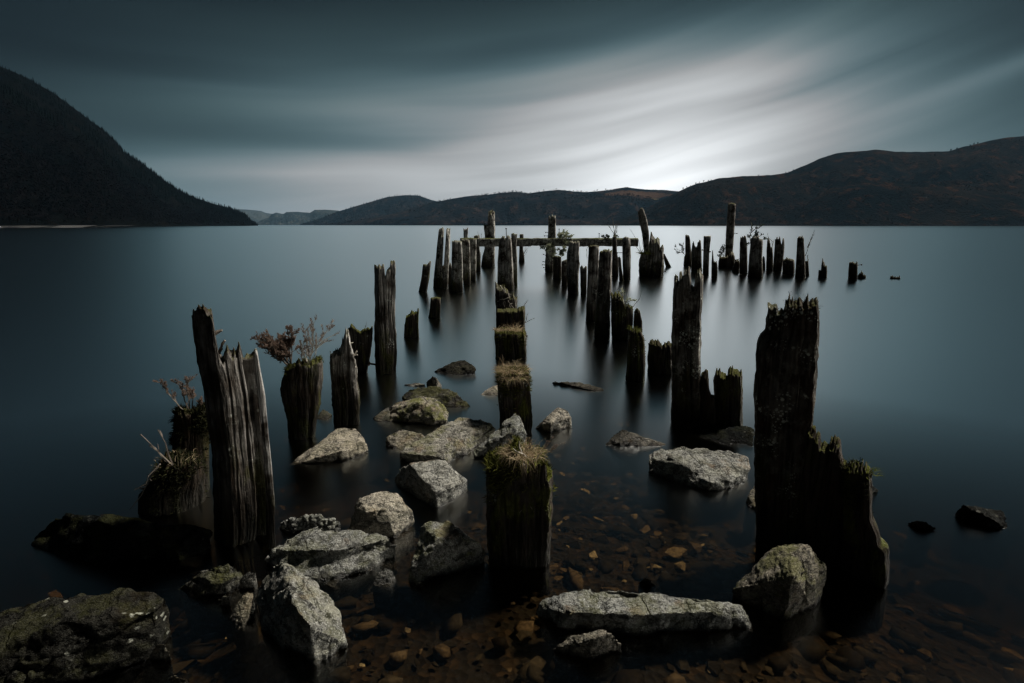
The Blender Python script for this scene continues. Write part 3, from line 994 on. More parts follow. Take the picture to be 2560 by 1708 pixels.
post('P12', "grey post under the left end of the crossbeam", 'K', 1115,
     [(618, 1125), (610, 800)], [(592, 512), (640, 512), (700, 520)], [(712, 850), (714, 1125)], grey=.7, lichen=.8, moss=.4)
post('P13', "lichened post with a mossy top against the left part of the crossbeam", 'K', 1062,
     [(694, 1072), (676, 700)], [(676, 522), (720, 496), (790, 502)], [(788, 700), (784, 1072)], grey=.7, lichen=1.0, moss=.8)
post('P14', "dark post just behind the left part of the crossbeam", 'K', 945,
     [(786, 955), (775, 700)], [(755, 472), (790, 460), (828, 466)], [(832, 650), (846, 700), (846, 955)], moss=.6)
post('P15', "thin pale forked post far behind the crossbeam's left end", 'K', 905,
     [(622, 915), (622, 500)], [(620, 366), (640, 388), (662, 378), (684, 352)], [(678, 500), (680, 915)], grey=1.0, lichen=1.0, moss=.1)
post('P16', "tall far post with a side prong left of the beam centre", 'K', 878,
     [(845, 888), (868, 720), (895, 640), (900, 480)], [(880, 302), (905, 322), (936, 322), (941, 162), (985, 140), (1028, 150)], [(1034, 500), (1030, 888)], grey=.8, lichen=.9, moss=.5)
post('P17', "thick upright post holding up the crossbeam, left of the centre", 'K', 1195,
     [(1060, 1205), (1066, 900), (1085, 540)], [(1130, 478), (1180, 470), (1225, 468)], [(1245, 520), (1265, 800), (1285, 1205)], grey=.8, lichen=.7, moss=.5)
post('P18', "narrow dark post touching the thick beam post's right side", 'K', 1125,
     [(1250, 1135), (1245, 700)], [(1245, 442), (1275, 430), (1290, 446), (1324, 446)], [(1312, 600), (1325, 800), (1325, 1135)], grey=.6, lichen=.6, moss=.7)
post('P19', "slender far post seen under the middle of the crossbeam", 'K', 818,
     [(1345, 826), (1352, 600)], [(1354, 452), (1380, 447), (1405, 446)], [(1400, 650), (1418, 740), (1420, 826)], grey=.4, lichen=.3)
# --- centre line
post('P20', "broken post with bleached roots, farthest of the centre line", 'B', 992,
     [(1086, 1000), (1078, 850)], [(1073, 726), (1092, 712), (1108, 745), (1140, 752), (1160, 768), (1176, 832), (1195, 806), (1222, 810)], [(1222, 895), (1224, 1000)], moss=.5, grey=.4)
post('P21', "flat-topped stump with a raised right edge in the centre line", 'B', 1062,
     [(1084, 1070), (1084, 960)], [(1083, 902), (1130, 898), (1226, 902), (1236, 884), (1272, 878)], [(1276, 950), (1278, 1070)], name="wooden_stump", cat="stump", moss=.5, grey=.3, jag=.4, round_=.3)
post('P22', "square mossy stump with tufts at both edges in the centre line", 'B', 1250,
     [(1080, 1258), (1078, 1150)], [(1073, 1045), (1100, 1032), (1180, 1040), (1284, 1052)], [(1286, 1150), (1288, 1258)], name="wooden_stump", cat="stump", moss=.9, grey=.2, jag=.6, round_=.3)
post('P23', "tall mossy stump capped with dead grass in the centre line", 'E', 1045,
     [(1172, 1060), (1165, 900), (1150, 700)], [(1134, 505), (1180, 488), (1300, 478), (1380, 466), (1408, 500)], [(1425, 700), (1435, 850), (1425, 1060)], name="wooden_stump", cat="stump", moss=1.0, grey=.35, jag=.6, round_=.3, rot=.2)
post('P24', "big hollow mossy stump in front, nearest of the centre line", 'H', 790,
     [(1582, 800), (1570, 560), (1566, 250)],
     [(1563, 60), (1590, 30), (1630, 8), (1650, -25), (1672, 0), (1690, 30), (1712, -40), (1770, -50), (1812, -28), (1840, 45), (1880, 40), (1925, -18), (1962, -10), (1968, 90), (2006, 130)],
     [(2004, 300), (2000, 500), (1990, 800)], name="wooden_stump", cat="stump", moss=1.0, grey=.1, lichen=.1, round_=.45, ratio=.8, hollow=.25)
# --- right of the centre: the platform
post('P25', "tall pale post full of iron bolts behind the crossbeam", 'L', 950,
     [(118, 960), (115, 850), (130, 640), (155, 480)], [(165, 216), (178, 205), (190, 235), (212, 192), (232, 215), (256, 196)], [(260, 480), (240, 700), (225, 960)], grey=.8, lichen=.9, moss=.3)
post('P26', "dark stump under the ferny right half of the crossbeam", 'L', 1040,
     [(220, 1050), (222, 850)], [(226, 742), (270, 722), (330, 742)], [(334, 850), (332, 1050)], name="wooden_stump", cat="stump", moss=.6, grey=.2)
post('P27', "dark narrow stump right of the ferny growth under the crossbeam", 'L', 1132,
     [(332, 1142), (334, 900)], [(336, 802), (370, 785), (404, 775)], [(408, 900), (412, 1142)], name="wooden_stump", cat="stump", moss=.5, grey=.3)
post('P28', "grey waisted post reaching up into the crossbeam", 'L', 1232,
     [(418, 1242), (402, 950), (404, 700)], [(440, 545), (500, 548), (568, 538)], [(566, 700), (574, 850), (556, 980), (556, 1242)], grey=.8, lichen=.5, moss=.4, rough=1.5)
post('P29', "twisted broken stump between the waisted post and the thick grey post", 'L', 1248,
     [(584, 1258), (580, 1050)], [(576, 885), (600, 852), (625, 890), (648, 862), (668, 875)], [(666, 1000), (662, 1150), (658, 1258)], name="wooden_stump", cat="stump", rough=1.8, moss=.4)
post('P30', "thick grey post in front of the crossbeam's right half", 'B', 985,
     [(1688, 995), (1692, 850), (1700, 700)], [(1707, 474), (1722, 470), (1760, 468), (1778, 472)], [(1776, 650), (1768, 850), (1764, 995)], grey=1.0, lichen=.4, moss=.4, jag=.5)
post('P31', "dark rugged post standing right in front of the thick grey post", 'B', 1105,
     [(1744, 1115), (1752, 950), (1765, 800)], [(1782, 512), (1800, 500), (1830, 496), (1866, 502)], [(1860, 700), (1851, 900), (1848, 1115)], grey=.55, lichen=.3, moss=.7, rough=1.4)
post('P32', "dark post in the shade under the crossbeam's right half", 'L', 1012,
     [(985, 1022), (998, 700)], [(1000, 486), (1020, 476), (1052, 470)], [(1060, 700), (1075, 760), (1080, 1022)], moss=.4, grey=.3)
post('P33', "smooth round post under the right end of the crossbeam", 'L', 1052,
     [(1138, 1062), (1128, 700)], [(1128, 498), (1160, 482), (1195, 488), (1232, 502)], [(1240, 700), (1236, 1062)], round_=1.0, grey=.7, lichen=.3, moss=.3, rough=.5)
post('P33b', "low slanting stump leaning on the smooth round post", 'L', 1060,
     [(1086, 1068), (1080, 900)], [(1072, 752), (1090, 736), (1108, 762)], [(1122, 900), (1146, 1068)], name="wooden_stump", cat="stump", moss=.8)
post('P34', "tall post leaning left out of a bushy stump", 'L', 900,
     [(1432, 910), (1410, 650), (1385, 450), (1350, 280)], [(1330, 152), (1352, 132), (1368, 102), (1386, 96), (1408, 132)], [(1440, 220), (1465, 330), (1478, 430), (1480, 560), (1500, 910)], grey=.6, lichen=.5, moss=.3)
post('P35', "ragged broad stump below the tall left-leaning post", 'L', 1005,
     [(1348, 1015), (1346, 840), (1356, 780)],
     [(1372, 690), (1430, 668), (1470, 640), (1485, 520), (1500, 412), (1514, 425), (1528, 462), (1555, 482), (1600, 490), (1615, 505), (1626, 592), (1666, 612)], [(1664, 800), (1656, 1015)],
     name="wooden_stump", cat="stump", grey=.6, lichen=.5, moss=.6, rough=1.4, ratio=.7)
post('P36', "plank slanting into the water beside the ragged broad stump", 'L', 882,
     [(1700, 890), (1680, 820)], [(1662, 735), (1668, 705), (1678, 700)], [(1720, 780), (1775, 890)], name="wooden_plank", cat="plank", ratio=.4, grey=.3, rough=.5)
post('P37', "bushy dark stump on the right line between rugged post and pointed stumps", 'B', 1118,
     [(1866, 1126), (1860, 950)], [(1858, 802), (1890, 796), (1936, 802), (1958, 882), (1980, 870), (2003, 876)], [(2010, 960), (1992, 1126)], name="wooden_stump", cat="stump", moss=.9, grey=.2)
post('P38', "thin pointed mossy stump on the right line", 'B', 1120,
     [(2010, 1128), (2010, 1000)], [(2014, 925), (2034, 890), (2054, 912)], [(2070, 980), (2072, 1128)], name="wooden_stump", cat="stump", moss=1.0, grey=.1)
post('P39', "mossy rounded stump in front of the thin pointed stump", 'B', 1395,
     [(1955, 1402), (1966, 1250), (1970, 1120)], [(1976, 1045), (1998, 1026), (2035, 1040), (2062, 1048)], [(2086, 1100), (2090, 1250), (2084, 1402)], name="wooden_stump", cat="stump", moss=.9, grey=.2)
post('P40', "black double-peaked stump left of the tall right-hand post", 'B', 1350,
     [(2108, 1358), (2106, 1230)], [(2112, 1150), (2126, 1106), (2180, 1110), (2206, 1152), (2222, 1128), (2260, 1106), (2272, 1112)], [(2275, 1230), (2275, 1358)], name="wooden_stump", cat="stump", moss=.4, grey=.1, lichen=0)
# --- near right
post('P41', "tall slender post with a fingered splintered top, right of centre", 'F', 800,
     [(334, 808), (335, 420), (342, 180)],
     [(352, 98), (360, 88), (368, 130), (372, 66), (390, 76), (397, 104), (402, 66), (420, 66), (428, 142), (440, 142), (446, 78), (460, 60), (476, 70)],
     [(479, 185), (470, 300), (468, 480), (470, 600), (472, 808)], grey=.35, lichen=.6, moss=.4, rough=1.2, round_=.35)
post('P41b', "dark ragged stump against the right foot of the fingered post", 'F', 806,
     [(462, 812), (464, 640)], [(474, 545), (490, 532), (505, 534), (511, 620), (522, 652), (533, 648)], [(540, 720), (542, 812)], name="wooden_stump", cat="stump", grey=.1, lichen=0)
post('P42', "forked dark stump with a cleft between fingered post and the big right post", 'F', 812,
     [(530, 820), (533, 680)], [(529, 585), (540, 535), (560, 534), (580, 562), (594, 566), (599, 526), (625, 524), (645, 530), (663, 537)], [(666, 700), (668, 820)], name="wooden_stump", cat="stump", grey=.1, moss=.7, lichen=.1, grooves=((.1, .3, .06),))
post('P43', "massive tallest right-hand post with a mossy shoulder and ragged top", 'F', 1385,
     [(726, 1395), (722, 1000), (720, 600), (728, 450), (738, 388), (768, 350)],
     [(784, 238), (800, 226), (818, 220), (830, 242), (858, 252), (862, 200), (880, 196), (900, 212), (930, 195), (958, 206), (985, 198), (1015, 206)],
     [(1025, 300), (1015, 450), (1005, 650), (985, 800), (965, 1000), (950, 1200), (944, 1395)], grey=.15, lichen=.5, moss=.4, rough=1.1, round_=.3, grooves=((.05, .18, .035), (-.45, .1, .04), (.5, .12, .03)))
post('P44', "dark jagged slab of wood behind the right foot of the massive post", 'F', 1450,
     [(905, 1460), (920, 1100)], [(965, 792), (1012, 800), (1030, 850), (1062, 872), (1070, 880), (1078, 850), (1108, 830), (1126, 845), (1140, 940), (1172, 948)], [(1180, 1010), (1190, 1460)], name="wooden_stump", cat="stump", grey=.05, moss=.6, lichen=0, ratio=.5)
post('P45', "black mossy-topped stump, rightmost of the near posts", 'F', 1535,
     [(1120, 1545), (1130, 1250)], [(1140, 1008), (1180, 986), (1240, 978), (1268, 990)], [(1272, 1200), (1300, 1255), (1312, 1310), (1345, 1330), (1350, 1420), (1336, 1545)], name="wooden_stump", cat="stump", grey=.05, moss=1.0, lichen=0, ratio=.7)
# --- far right row
FR = dict(grey=.35, lichen=.3, moss=.3)
post('P46', "far post with a narrow square top beside a leafy sprig", 'M', 655, [(192, 662), (194, 570), (208, 530)], [(208, 346), (244, 342), (256, 380)], [(262, 450), (270, 560), (270, 662)], **FR)
post('P47', "spiky three-toothed stump in the far right row", 'M', 702, [(266, 708), (268, 520)], [(275, 445), (289, 400), (302, 450), (315, 462), (340, 402), (352, 390), (362, 402)], [(366, 480), (374, 708)], name="wooden_stump", cat="stump", **FR)
post('P48', "block-topped pale post in the far right row", 'M', 745, [(378, 752), (384, 500)], [(388, 356), (425, 350), (461, 354)], [(450, 460), (445, 500), (438, 752)], grey=.6, lichen=.7, moss=.2)
post('P49', "needle-thin splinter standing right of the block-topped post", 'M', 768, [(462, 775), (465, 620)], [(472, 495), (478, 485), (490, 602), (505, 606), (514, 592), (524, 640)], [(525, 680), (522, 775)], name="wooden_splinter", cat="splinter", **FR)
post('P50', "tallest post of the far right row, leaning slightly right", 'M', 650, [(592, 656), (600, 500), (608, 300)], [(628, 42), (665, 30), (703, 38)], [(690, 300), (676, 500), (670, 656)], grey=.7, lichen=.3, moss=.6, round_=.8)
post('P50b', "low ragged stump at the foot of the tallest far post", 'M', 664, [(528, 672), (530, 610)], [(545, 546), (590, 562), (640, 540), (662, 502), (680, 512), (696, 560)], [(698, 610), (698, 672)], name="wooden_stump", cat="stump", **FR)
post('P51', "small low stump right of the tallest far post", 'M', 705, [(664, 712), (672, 660)], [(682, 640), (700, 592), (722, 588), (738, 592)], [(742, 650), (742, 712)], name="wooden_stump", cat="stump", **FR)
post('P52', "crown-topped slim post right of the tallest far post", 'M', 725, [(738, 732), (740, 500)], [(748, 352), (757, 372), (766, 350), (776, 368), (786, 346), (804, 360)], [(815, 420), (820, 732)], **FR)
post('P53', "broad pale-streaked post under a small spruce in the far right row", 'M', 765, [(815, 772), (836, 520)], [(850, 372), (880, 352), (920, 352), (940, 382), (970, 382)], [(962, 540), (970, 772)], grey=.8, lichen=.5, moss=.3)
post('P53b', "little stump tucked behind the broad pale-streaked post", 'M', 692, [(962, 698), (964, 600)], [(966, 560), (976, 546), (986, 565)], [(992, 620), (994, 698)], name="wooden_stump", cat="stump", **FR)
post('P54', "thin splintered post left of the comb-topped post", 'M', 692, [(998, 698), (1006, 470)], [(1010, 405), (1024, 360), (1038, 402), (1048, 470), (1061, 452)], [(1066, 500), (1072, 698)], **FR)
post('P55', "comb-topped post of five splinters in the far right row", 'M', 702, [(1068, 708), (1080, 480)], [(1088, 372), (1096, 400), (1109, 350), (1120, 390), (1133, 350), (1143, 385), (1150, 450), (1165, 366), (1176, 378)], [(1180, 450), (1166, 600), (1150, 708)], **FR)
post('P56', "squat flat stump with a nib right of the comb-topped post", 'M', 735, [(1158, 742), (1160, 640)], [(1166, 592), (1192, 580), (1200, 550), (1214, 576), (1250, 576), (1274, 590)], [(1280, 640), (1278, 742)], name="wooden_stump", cat="stump", **FR)
post('P57', "nub-topped post with a bare twig, rightmost tall post of the far row", 'M', 762, [(1280, 770), (1296, 560)], [(1304, 382), (1324, 350), (1340, 362), (1354, 346), (1372, 382)], [(1376, 500), (1384, 600), (1386, 770)], **FR)
post('P57b', "low step of broken wood against the nub-topped post", 'M', 745, [(1376, 752), (1376, 650)], [(1380, 602), (1400, 596), (1414, 604)], [(1420, 690), (1424, 752)], name="wooden_stump", cat="stump", **FR)
post('P58', "small claw-shaped stump standing alone past the far row", 'M', 768, [(1508, 774), (1512, 720)], [(1516, 690), (1538, 682), (1551, 570), (1562, 602), (1570, 608), (1580, 642), (1595, 636)], [(1597, 700), (1595, 774)], name="wooden_stump", cat="stump", **FR)
post('P59', "isolated knobbly stump with an iron bolt, well right of the far row", 'M', 778, [(1800, 785), (1804, 690)], [(1812, 612), (1848, 600), (1872, 622), (1886, 604), (1897, 608)], [(1896, 690), (1894, 785)], name="wooden_stump", cat="stump", **FR)
post('P60', "little jagged stub joined to the isolated knobbly stump", 'M', 770, [(1892, 776), (1894, 750)], [(1900, 732), (1920, 716), (1936, 690), (1950, 722), (1976, 742)], [(1979, 760), (1979, 776)], name="wooden_stump", cat="stump", **FR)
post('P61', "tiny jagged stub barely above water, rightmost of all", 'M', 776, [(2208, 781), (2210, 768)], [(2215, 752), (2235, 736), (2252, 758), (2280, 752), (2300, 752), (2311, 736)], [(2315, 760), (2316, 781)], name="wooden_stump", cat="stump", **FR)


# the crossbeam
def beam():
    Yb = float(at(1370, 690, 0)[1]) + 0.15
    a = on_plane(1151, 606, Yb); b = on_plane(1594, 606, Yb)
    hh = 0.5 * 19.5 * Yb / FPX
    nx, ns = 110, 28
    v, f = [], []
    for i in range(nx):
        t = i / (nx - 1)
        c = a * (1 - t) + b * t
        for k in range(ns):
            an = 2 * math.pi * k / ns
            cx_, cz_ = math.cos(an), math.sin(an)
            m = max(abs(cx_), abs(cz_)) ** 0.85
            qy, qz = cx_ / m, cz_ / m
            v.append((c[0], qy, qz, t, an))
    arr = np.array(v)
    d = 1 + 0.10 * fbm(arr[:, 0] * 1.3, arr[:, 1] * 1.5, arr[:, 2] * 1.5, 3) + 0.09 * fbm(arr[:, 0] * 5, arr[:, 1] * 4, arr[:, 2] * 4, 3)
    d = np.where((arr[:, 3] > .40) & (arr[:, 3] < .5) & (arr[:, 2] < 0), d * .8, d)
    V = np.stack([arr[:, 0], Yb + arr[:, 1] * hh * 1.0 * d, (a[2] * (1 - arr[:, 3]) + b[2] * arr[:, 3]) + arr[:, 2] * hh * d], 1)
    for i in range(nx - 1):
        for k in range(ns):
            k2 = (k + 1) % ns
            f.append((i * ns + k, i * ns + k2, (i + 1) * ns + k2, (i + 1) * ns + k))
    f.append(tuple(range(ns))[::-1]); f.append(tuple((nx - 1) * ns + k for k in range(ns)))
    o = mesh_obj("crossbeam", V, f, WOOD, None, (0.5 * (a[0] + b[0]), Yb, 0.0))
    o['grey'] = .45; o['lichen'] = 1.3; o['moss'] = .9
    tag(o, "long horizontal lichened crossbeam resting on the far posts", "beam")
    return o, Yb, hh


BEAM, BEAM_Y, BEAM_H = beam()


def bolts(parent, Y, items, reg):
    """iron bolts: shank with a square head; items are (head px, root px)"""
    for (hp, rp) in items:
        h = on_plane(*px(reg, hp), Y); r = on_plane(*px(reg, rp), Y)
        mb = MB()
        d = (h - r) / np.linalg.norm(h - r)
        sh = 0.011
        mb.tube([r - d * 0.06, h], sh, sh, 6)
        mb.tube([h - d * 0.012, h + d * 0.012], 0.026, 0.026, 6)
        mb.build("bolt", RUST, parent, r)


p = POSTS['P25']; bolts(p['o'], p['Y'], [((125, 425), (165, 423)), ((110, 470), (165, 470)), ((95, 710), (135, 730)), ((90, 805), (130, 812)), ((80, 848), (125, 850)), ((95, 885), (128, 888)), ((118, 912), (140, 920))], 'L')
p = POSTS['P35']; bolts(p['o'], p['Y'], [((1405, 970), (1450, 965)), ((1690, 935), (1650, 950))], 'L')
p = POSTS['P50']; bolts(p['o'], p['Y'], [((715, 328), (685, 326))], 'M')
p = POSTS['P59']; bolts(p['o'], p['Y'], [((1934, 635), (1890, 640))], 'M')
p = POSTS['P17']; bolts(p['o'], p['Y'], [((1178, 375), (1182, 490))], 'K')
p = POSTS['P33']; bolts(p['o'], p['Y'], [((1060, 692), (1135, 690))], 'L')
bolts(BEAM, BEAM_Y, [((302, 380), (304, 505)), ((826, 440), (824, 505))], 'L')
p = POSTS['P6']; bolts(p['o'], p['Y'], [((222, 1268), (268, 1275))], 'B')
p = POSTS['P48']; bolts(p['o'], p['Y'], [((452, 508), (440, 500)), ((375, 490), (390, 495))], 'M')
p = POSTS['P52']; bolts(p['o'], p['Y'], [((700, 590), (745, 575))], 'M')

# ------------------------------------------------------------------ rocks
GR = "rocks along the shore end of the pier"
VOX = bpy.data.objects


def rock(key, label, reg, pts, tone=0.0, moss=0.15, lichen=0.15, wet=0.0, seed=None, amp=1.0, res=46, strata=1.0, name="rock", pebbly=0.0, keep=0.26, zs=.64):
    seed = seed if seed is not None else (sum(ord(ch) * (i + 5) for i, ch in enumerate(key)) % 887)
    hulls = pts if isinstance(pts[0], list) else [pts]
    allw = []
    bm = bmesh.new()
    for hp in hulls:
        w = [at(*px(reg, p[:2]), p[2] * zs if p[2] > 0 else p[2]) for p in hp]
        cen = np.mean(np.array(w), 0)
        low = [np.array((cen[0] + (q[0] - cen[0]) * .88, cen[1] + .03 + (q[1] - cen[1]) * .84, min(q[2], 0) - keep)) for q in w]
        vs = [bm.verts.new(q) for q in w + low]
        r = bmesh.ops.convex_hull(bm, input=vs)
        gone = [e for e in set(r.get('geom_interior', [])) | set(r.get('geom_unused', [])) if isinstance(e, bmesh.types.BMVert)]
        bmesh.ops.delete(bm, geom=gone, context='VERTS')
        allw += w
    bmesh.ops.recalc_face_normals(bm, faces=bm.faces)
    W_ = np.array(allw)
    size = max(np.ptp(W_[:, 0]), np.ptp(W_[:, 1]), 0.1)
    me = bpy.data.meshes.new("rock_hull")
    bm.to_mesh(me); bm.free()
    tmp = bpy.data.objects.new("rock_hull", me)
    COL.objects.link(tmp)
    md = tmp.modifiers.new("r", 'REMESH')
    md.mode = 'VOXEL'; md.voxel_size = size / res
    dg = bpy.context.evaluated_depsgraph_get()
    ev = tmp.evaluated_get(dg)
    m2 = bpy.data.meshes.new_from_object(ev)
    bpy.data.objects.remove(tmp); bpy.data.meshes.remove(me)
    n = len(m2.vertices)
    co = np.zeros(n * 3); m2.vertices.foreach_get('co', co); co = co.reshape(-1, 3)
    no = np.zeros(n * 3); m2.vertices.foreach_get('normal', no); no = no.reshape(-1, 3)
    s = size
    rnd = random.Random(seed)
    for k in range(5):                        # chipped corners and edges
        i = rnd.randrange(n)
        nn = no[i] + np.array((rnd.gauss(0, .55), rnd.gauss(0, .55), rnd.gauss(0, .55)))
        nn /= np.linalg.norm(nn)
        dd = co @ nn
        off = np.sort(dd)[-1] - s * rnd.uniform(.01, .035)
        ov = np.clip(dd - off, 0, None)
        co = co - ov[:, None] * nn
    x, y, z = (co / s).T
    ax = np.array((rnd.uniform(-.5, .5), rnd.uniform(-.3, .3), 1.0)); ax /= np.linalg.norm(ax)
    lay = (co @ ax) / s * 15 + 1.2 * fbm(x * 2 + seed, y * 2, z * 2, 2)
    saw = lay - np.floor(lay)
    d = -0.020 * np.abs(fbm(x * 2.2 + seed, y * 2.2, z * 2.2, 3)) + 0.017 * fbm(x * 7 + seed, y * 7, z * 7, 5, .62)
    d = d - 0.016 * strata * (saw ** 4) * np.clip(.3 + fbm(x * 3, y * 3, z * 3 + seed, 2), 0, 1.3)
    crk = np.abs(fbm(x * 2.3 - seed, y * 2.3, z * 2.3, 2))
    d = d - 0.022 * np.exp(-(crk / 0.03) ** 2)
    cells = np.array([[rnd.uniform(co[:, q].min(), co[:, q].max()) for q in range(3)] for _ in range(46)])
    cval = np.array([rnd.uniform(-1, .35) for _ in range(46)])
    wob = np.stack([x, y, z], 1) * s + 0.03 * s * np.stack([fbm(x * 6 + 1, y * 6, z * 6, 2), fbm(x * 6, y * 6 + 7, z * 6, 2), fbm(x * 6, y * 6, z * 6 + 3, 2)], 1)
    near = np.argmin(((wob[:, None, :] - cells[None]) ** 2).sum(2), 1)
    d = d + 0.017 * cval[near]
    if pebbly:
        d = d + pebbly * 0.05 * np.abs(vnoise(x * 16, y * 16, z * 16)) ** .5
    co = co + no * (d * s * amp)[:, None]
    m2.vertices.foreach_set('co', co.ravel())
    loc = np.array((W_[:, 0].mean(), W_[:, 1].mean(), 0.0))
    co2 = co - loc
    m2.vertices.foreach_set('co', co2.ravel())
    m2.name = name
    m2.polygons.foreach_set('use_smooth', [True] * len(m2.polygons))
    m2.materials.clear(); m2.materials.append(ROCK)
    m2.update()
    o = bpy.data.objects.new(name, m2)
    o.location = Vector(loc)
    COL.objects.link(o)
    o['tone'] = float(tone); o['moss'] = float(moss); o['lichen'] = float(lichen); o['wet'] = float(wet)
    tag(o, label, "rock", GR)
    return o


rock('R1', "sharp-ridged pale grey rock nearest the camera, left of centre", 'H',
     [(200, 730, .30), (120, 760, .25), (165, 735, .29), (235, 1000, .30), (360, 1180, .24), (250, 800, .31), (380, 860, .22), (500, 960, .17), (580, 1100, .10), (625, 1300, .02), (430, 1460, -.02), (330, 1400, .0), (120, 1330, -.02), (40, 1150, .05), (0, 1000, .09), (20, 900, .14), (260, 1050, .28)], res=60, moss=.25, tone=0.08, zs=.80)
rock('R2', "broad layered slab behind the sharp-ridged rock", 'H',
     [[(60, 660, .14), (200, 570, .19), (400, 505, .21), (540, 535, .20), (860, 540, .20), (930, 580, .18), (480, 665, .20), (700, 640, .18), (90, 680, .10), (640, 760, .06), (330, 790, .03)],
      [(30, 700, .07), (480, 690, .14), (900, 600, .16), (975, 620, .12), (800, 720, .08), (640, 830, .03), (520, 930, -.03), (390, 870, .02), (120, 800, .0)]], res=64, strata=2.0, moss=.3, tone=0.18)
rock('R3', "pale grey faceted boulder behind the layered slab", 'H',
     [(700, 310, .28), (780, 270, .29), (890, 250, .30), (960, 272, .27), (1060, 400, .15), (1082, 480, .03), (1000, 540, 0), (930, 560, .05), (620, 540, .06), (640, 440, .14), (880, 385, .26), (760, 400, .26), (920, 480, .10)], moss=.1)
rock('R4', "mossy peaked rock between layered slab and big hollow stump", 'H',
     [(1110, 500, .25), (1170, 460, .28), (1300, 465, .28), (1400, 540, .25), (1520, 620, .16), (1555, 660, .09), (1562, 780, -.02), (1300, 860, -.02), (1100, 915, -.02), (1030, 860, .02), (1105, 700, .13), (1210, 640, .22), (1250, 600, .25), (1100, 570, .20)], moss=.5, res=52, tone=0.16, zs=.80)
rock('R5', "small dark stone at the foot of the layered slab", 'H', [(870, 782, .10), (930, 800, .08), (962, 870, 0), (900, 915, -.01), (830, 930, -.02), (780, 900, 0), (820, 820, .06)], tone=.35, res=26, wet=.5)
rock('R6', "pebble-crusted dark stone beside the foot of the tallest left-hand post", 'H', [(170, 470, .08), (210, 450, .11), (300, 436, .13), (420, 432, .13), (500, 440, .12), (556, 470, .08), (555, 525, .03), (200, 525, .02)], tone=.15, pebbly=1.4, res=54, strata=0, lichen=.6)
rock('R7', "big dark lichen-spotted boulder in the bottom left corner", 'G',
     [(-60, 1080, .20), (340, 968, .28), (780, 932, .34), (1060, 930, .34), (1150, 980, .28), (1168, 1050, .20), (1060, 1095, .29), (1080, 1250, .10), (990, 1330, .05), (600, 1560, .0), (0, 1680, .0), (-220, 1400, .15), (400, 1150, .34), (800, 1120, .33)], tone=.94, moss=.12, lichen=.8, res=64)  # dimness of the frame corner is put into this dark tone
rock('R8', "long nearly black rock in front of the tallest left-hand post", 'G',
     [(210, 560, .05), (330, 450, .20), (430, 402, .28), (770, 400, .32), (1100, 422, .32), (1300, 465, .27), (1450, 490, .20), (1452, 680, 0), (1300, 800, -.05), (600, 850, -.05), (200, 720, -.05), (900, 520, .33)], tone=1.0, moss=.12, lichen=.05, res=60, amp=.8)  # shade in the left corner is painted in as a near-black tone
rock('R9', "dim jagged rock right of the lichen-spotted boulder", 'G', [(1380, 800, .16), (1540, 745, .20), (1645, 800, .12), (1540, 865, .12), (1450, 950, .03), (1270, 1010, -.02), (1195, 920, 0), (1300, 860, .10)], tone=.75, moss=.4, res=40)
rock('R10', "small upright stone left of the sharp-ridged rock", 'G', [(1640, 840, .12), (1690, 806, .14), (1740, 812, .12), (1722, 900, .03), (1650, 930, 0), (1608, 890, .05)], tone=.35, res=24)
rock('R11', "bluish slanted stone leaning on the sharp-ridged rock's left side", 'G', [(1660, 945, .14), (1722, 950, .14), (1690, 1080, .08), (1645, 1180, .02), (1600, 1228, -.02), (1552, 1130, 0), (1590, 1040, .07)], tone=.30, res=30)
rock('R12', "small dim stone at the right edge of the lichen-spotted boulder", 'G', [(1040, 1312, .10), (1110, 1290, .12), (1162, 1380, .04), (1090, 1435, -.02), (985, 1412, 0)], tone=.6, res=24)
rock('R13', "flat-topped angular rock below the mossy slab, left of the hollow stump", 'H',
     [(1040, 75, .23), (1180, 50, .26), (1290, 45, .26), (1322, 100, .25), (1445, 190, .10), (1330, 245, .12), (1215, 282, .13), (1120, 180, .21), (930, 170, .02), (950, 260, -.03), (1150, 325, -.04), (1430, 245, -.02), (970, 105, .12)], moss=.05, amp=.7, zs=.80)
rock('R14', "long mottled slab lying diagonally in the middle of the rocks", 'E',
     [(315, 1172, .10), (600, 1010, .20), (700, 930, .23), (830, 866, .24), (1000, 890, .22), (1060, 908, .20), (1155, 960, .12), (1060, 1085, .02), (790, 1205, 0), (730, 1222, .08), (430, 1250, .02), (850, 1050, .19), (560, 1190, .13)], moss=.45, res=56, tone=0.15)
rock('R15', "upright wedge-shaped rock against the grass-capped stump", 'E',
     [(1295, 836, .34), (1340, 862, .33), (1392, 980, .20), (1375, 1120, .05), (1100, 1218, 0), (952, 1205, .02), (943, 1140, .07), (1095, 1025, .18), (1250, 870, .32), (1275, 990, .26)], moss=.3, res=50, tone=0.22, zs=.80)
rock('R16', "small rounded rock at the left end of the diagonal slab", 'E', [(212, 1040, .10), (340, 966, .16), (450, 990, .15), (562, 1040, .06), (480, 1105, .05), (330, 1182, -.02), (205, 1150, -.02)], moss=.3, res=36, tone=0.28)
rock('R17', "bright green-mossed rock above the diagonal slab", 'E',
     [(225, 800, .13), (300, 742, .20), (450, 706, .26), (620, 712, .25), (680, 760, .22), (737, 830, .11), (730, 905, .05), (620, 905, .08), (330, 905, .02), (215, 915, .0), (480, 745, .28), (600, 790, .23)], moss=.9, res=50, tone=0.2)
rock('R17b', "dark wet wedge at the left side of the green-mossed rock", 'E', [(105, 885, .02), (170, 830, .10), (240, 788, .14), (250, 870, .06), (230, 920, 0), (140, 915, 0)], tone=.65, wet=.6, res=28)
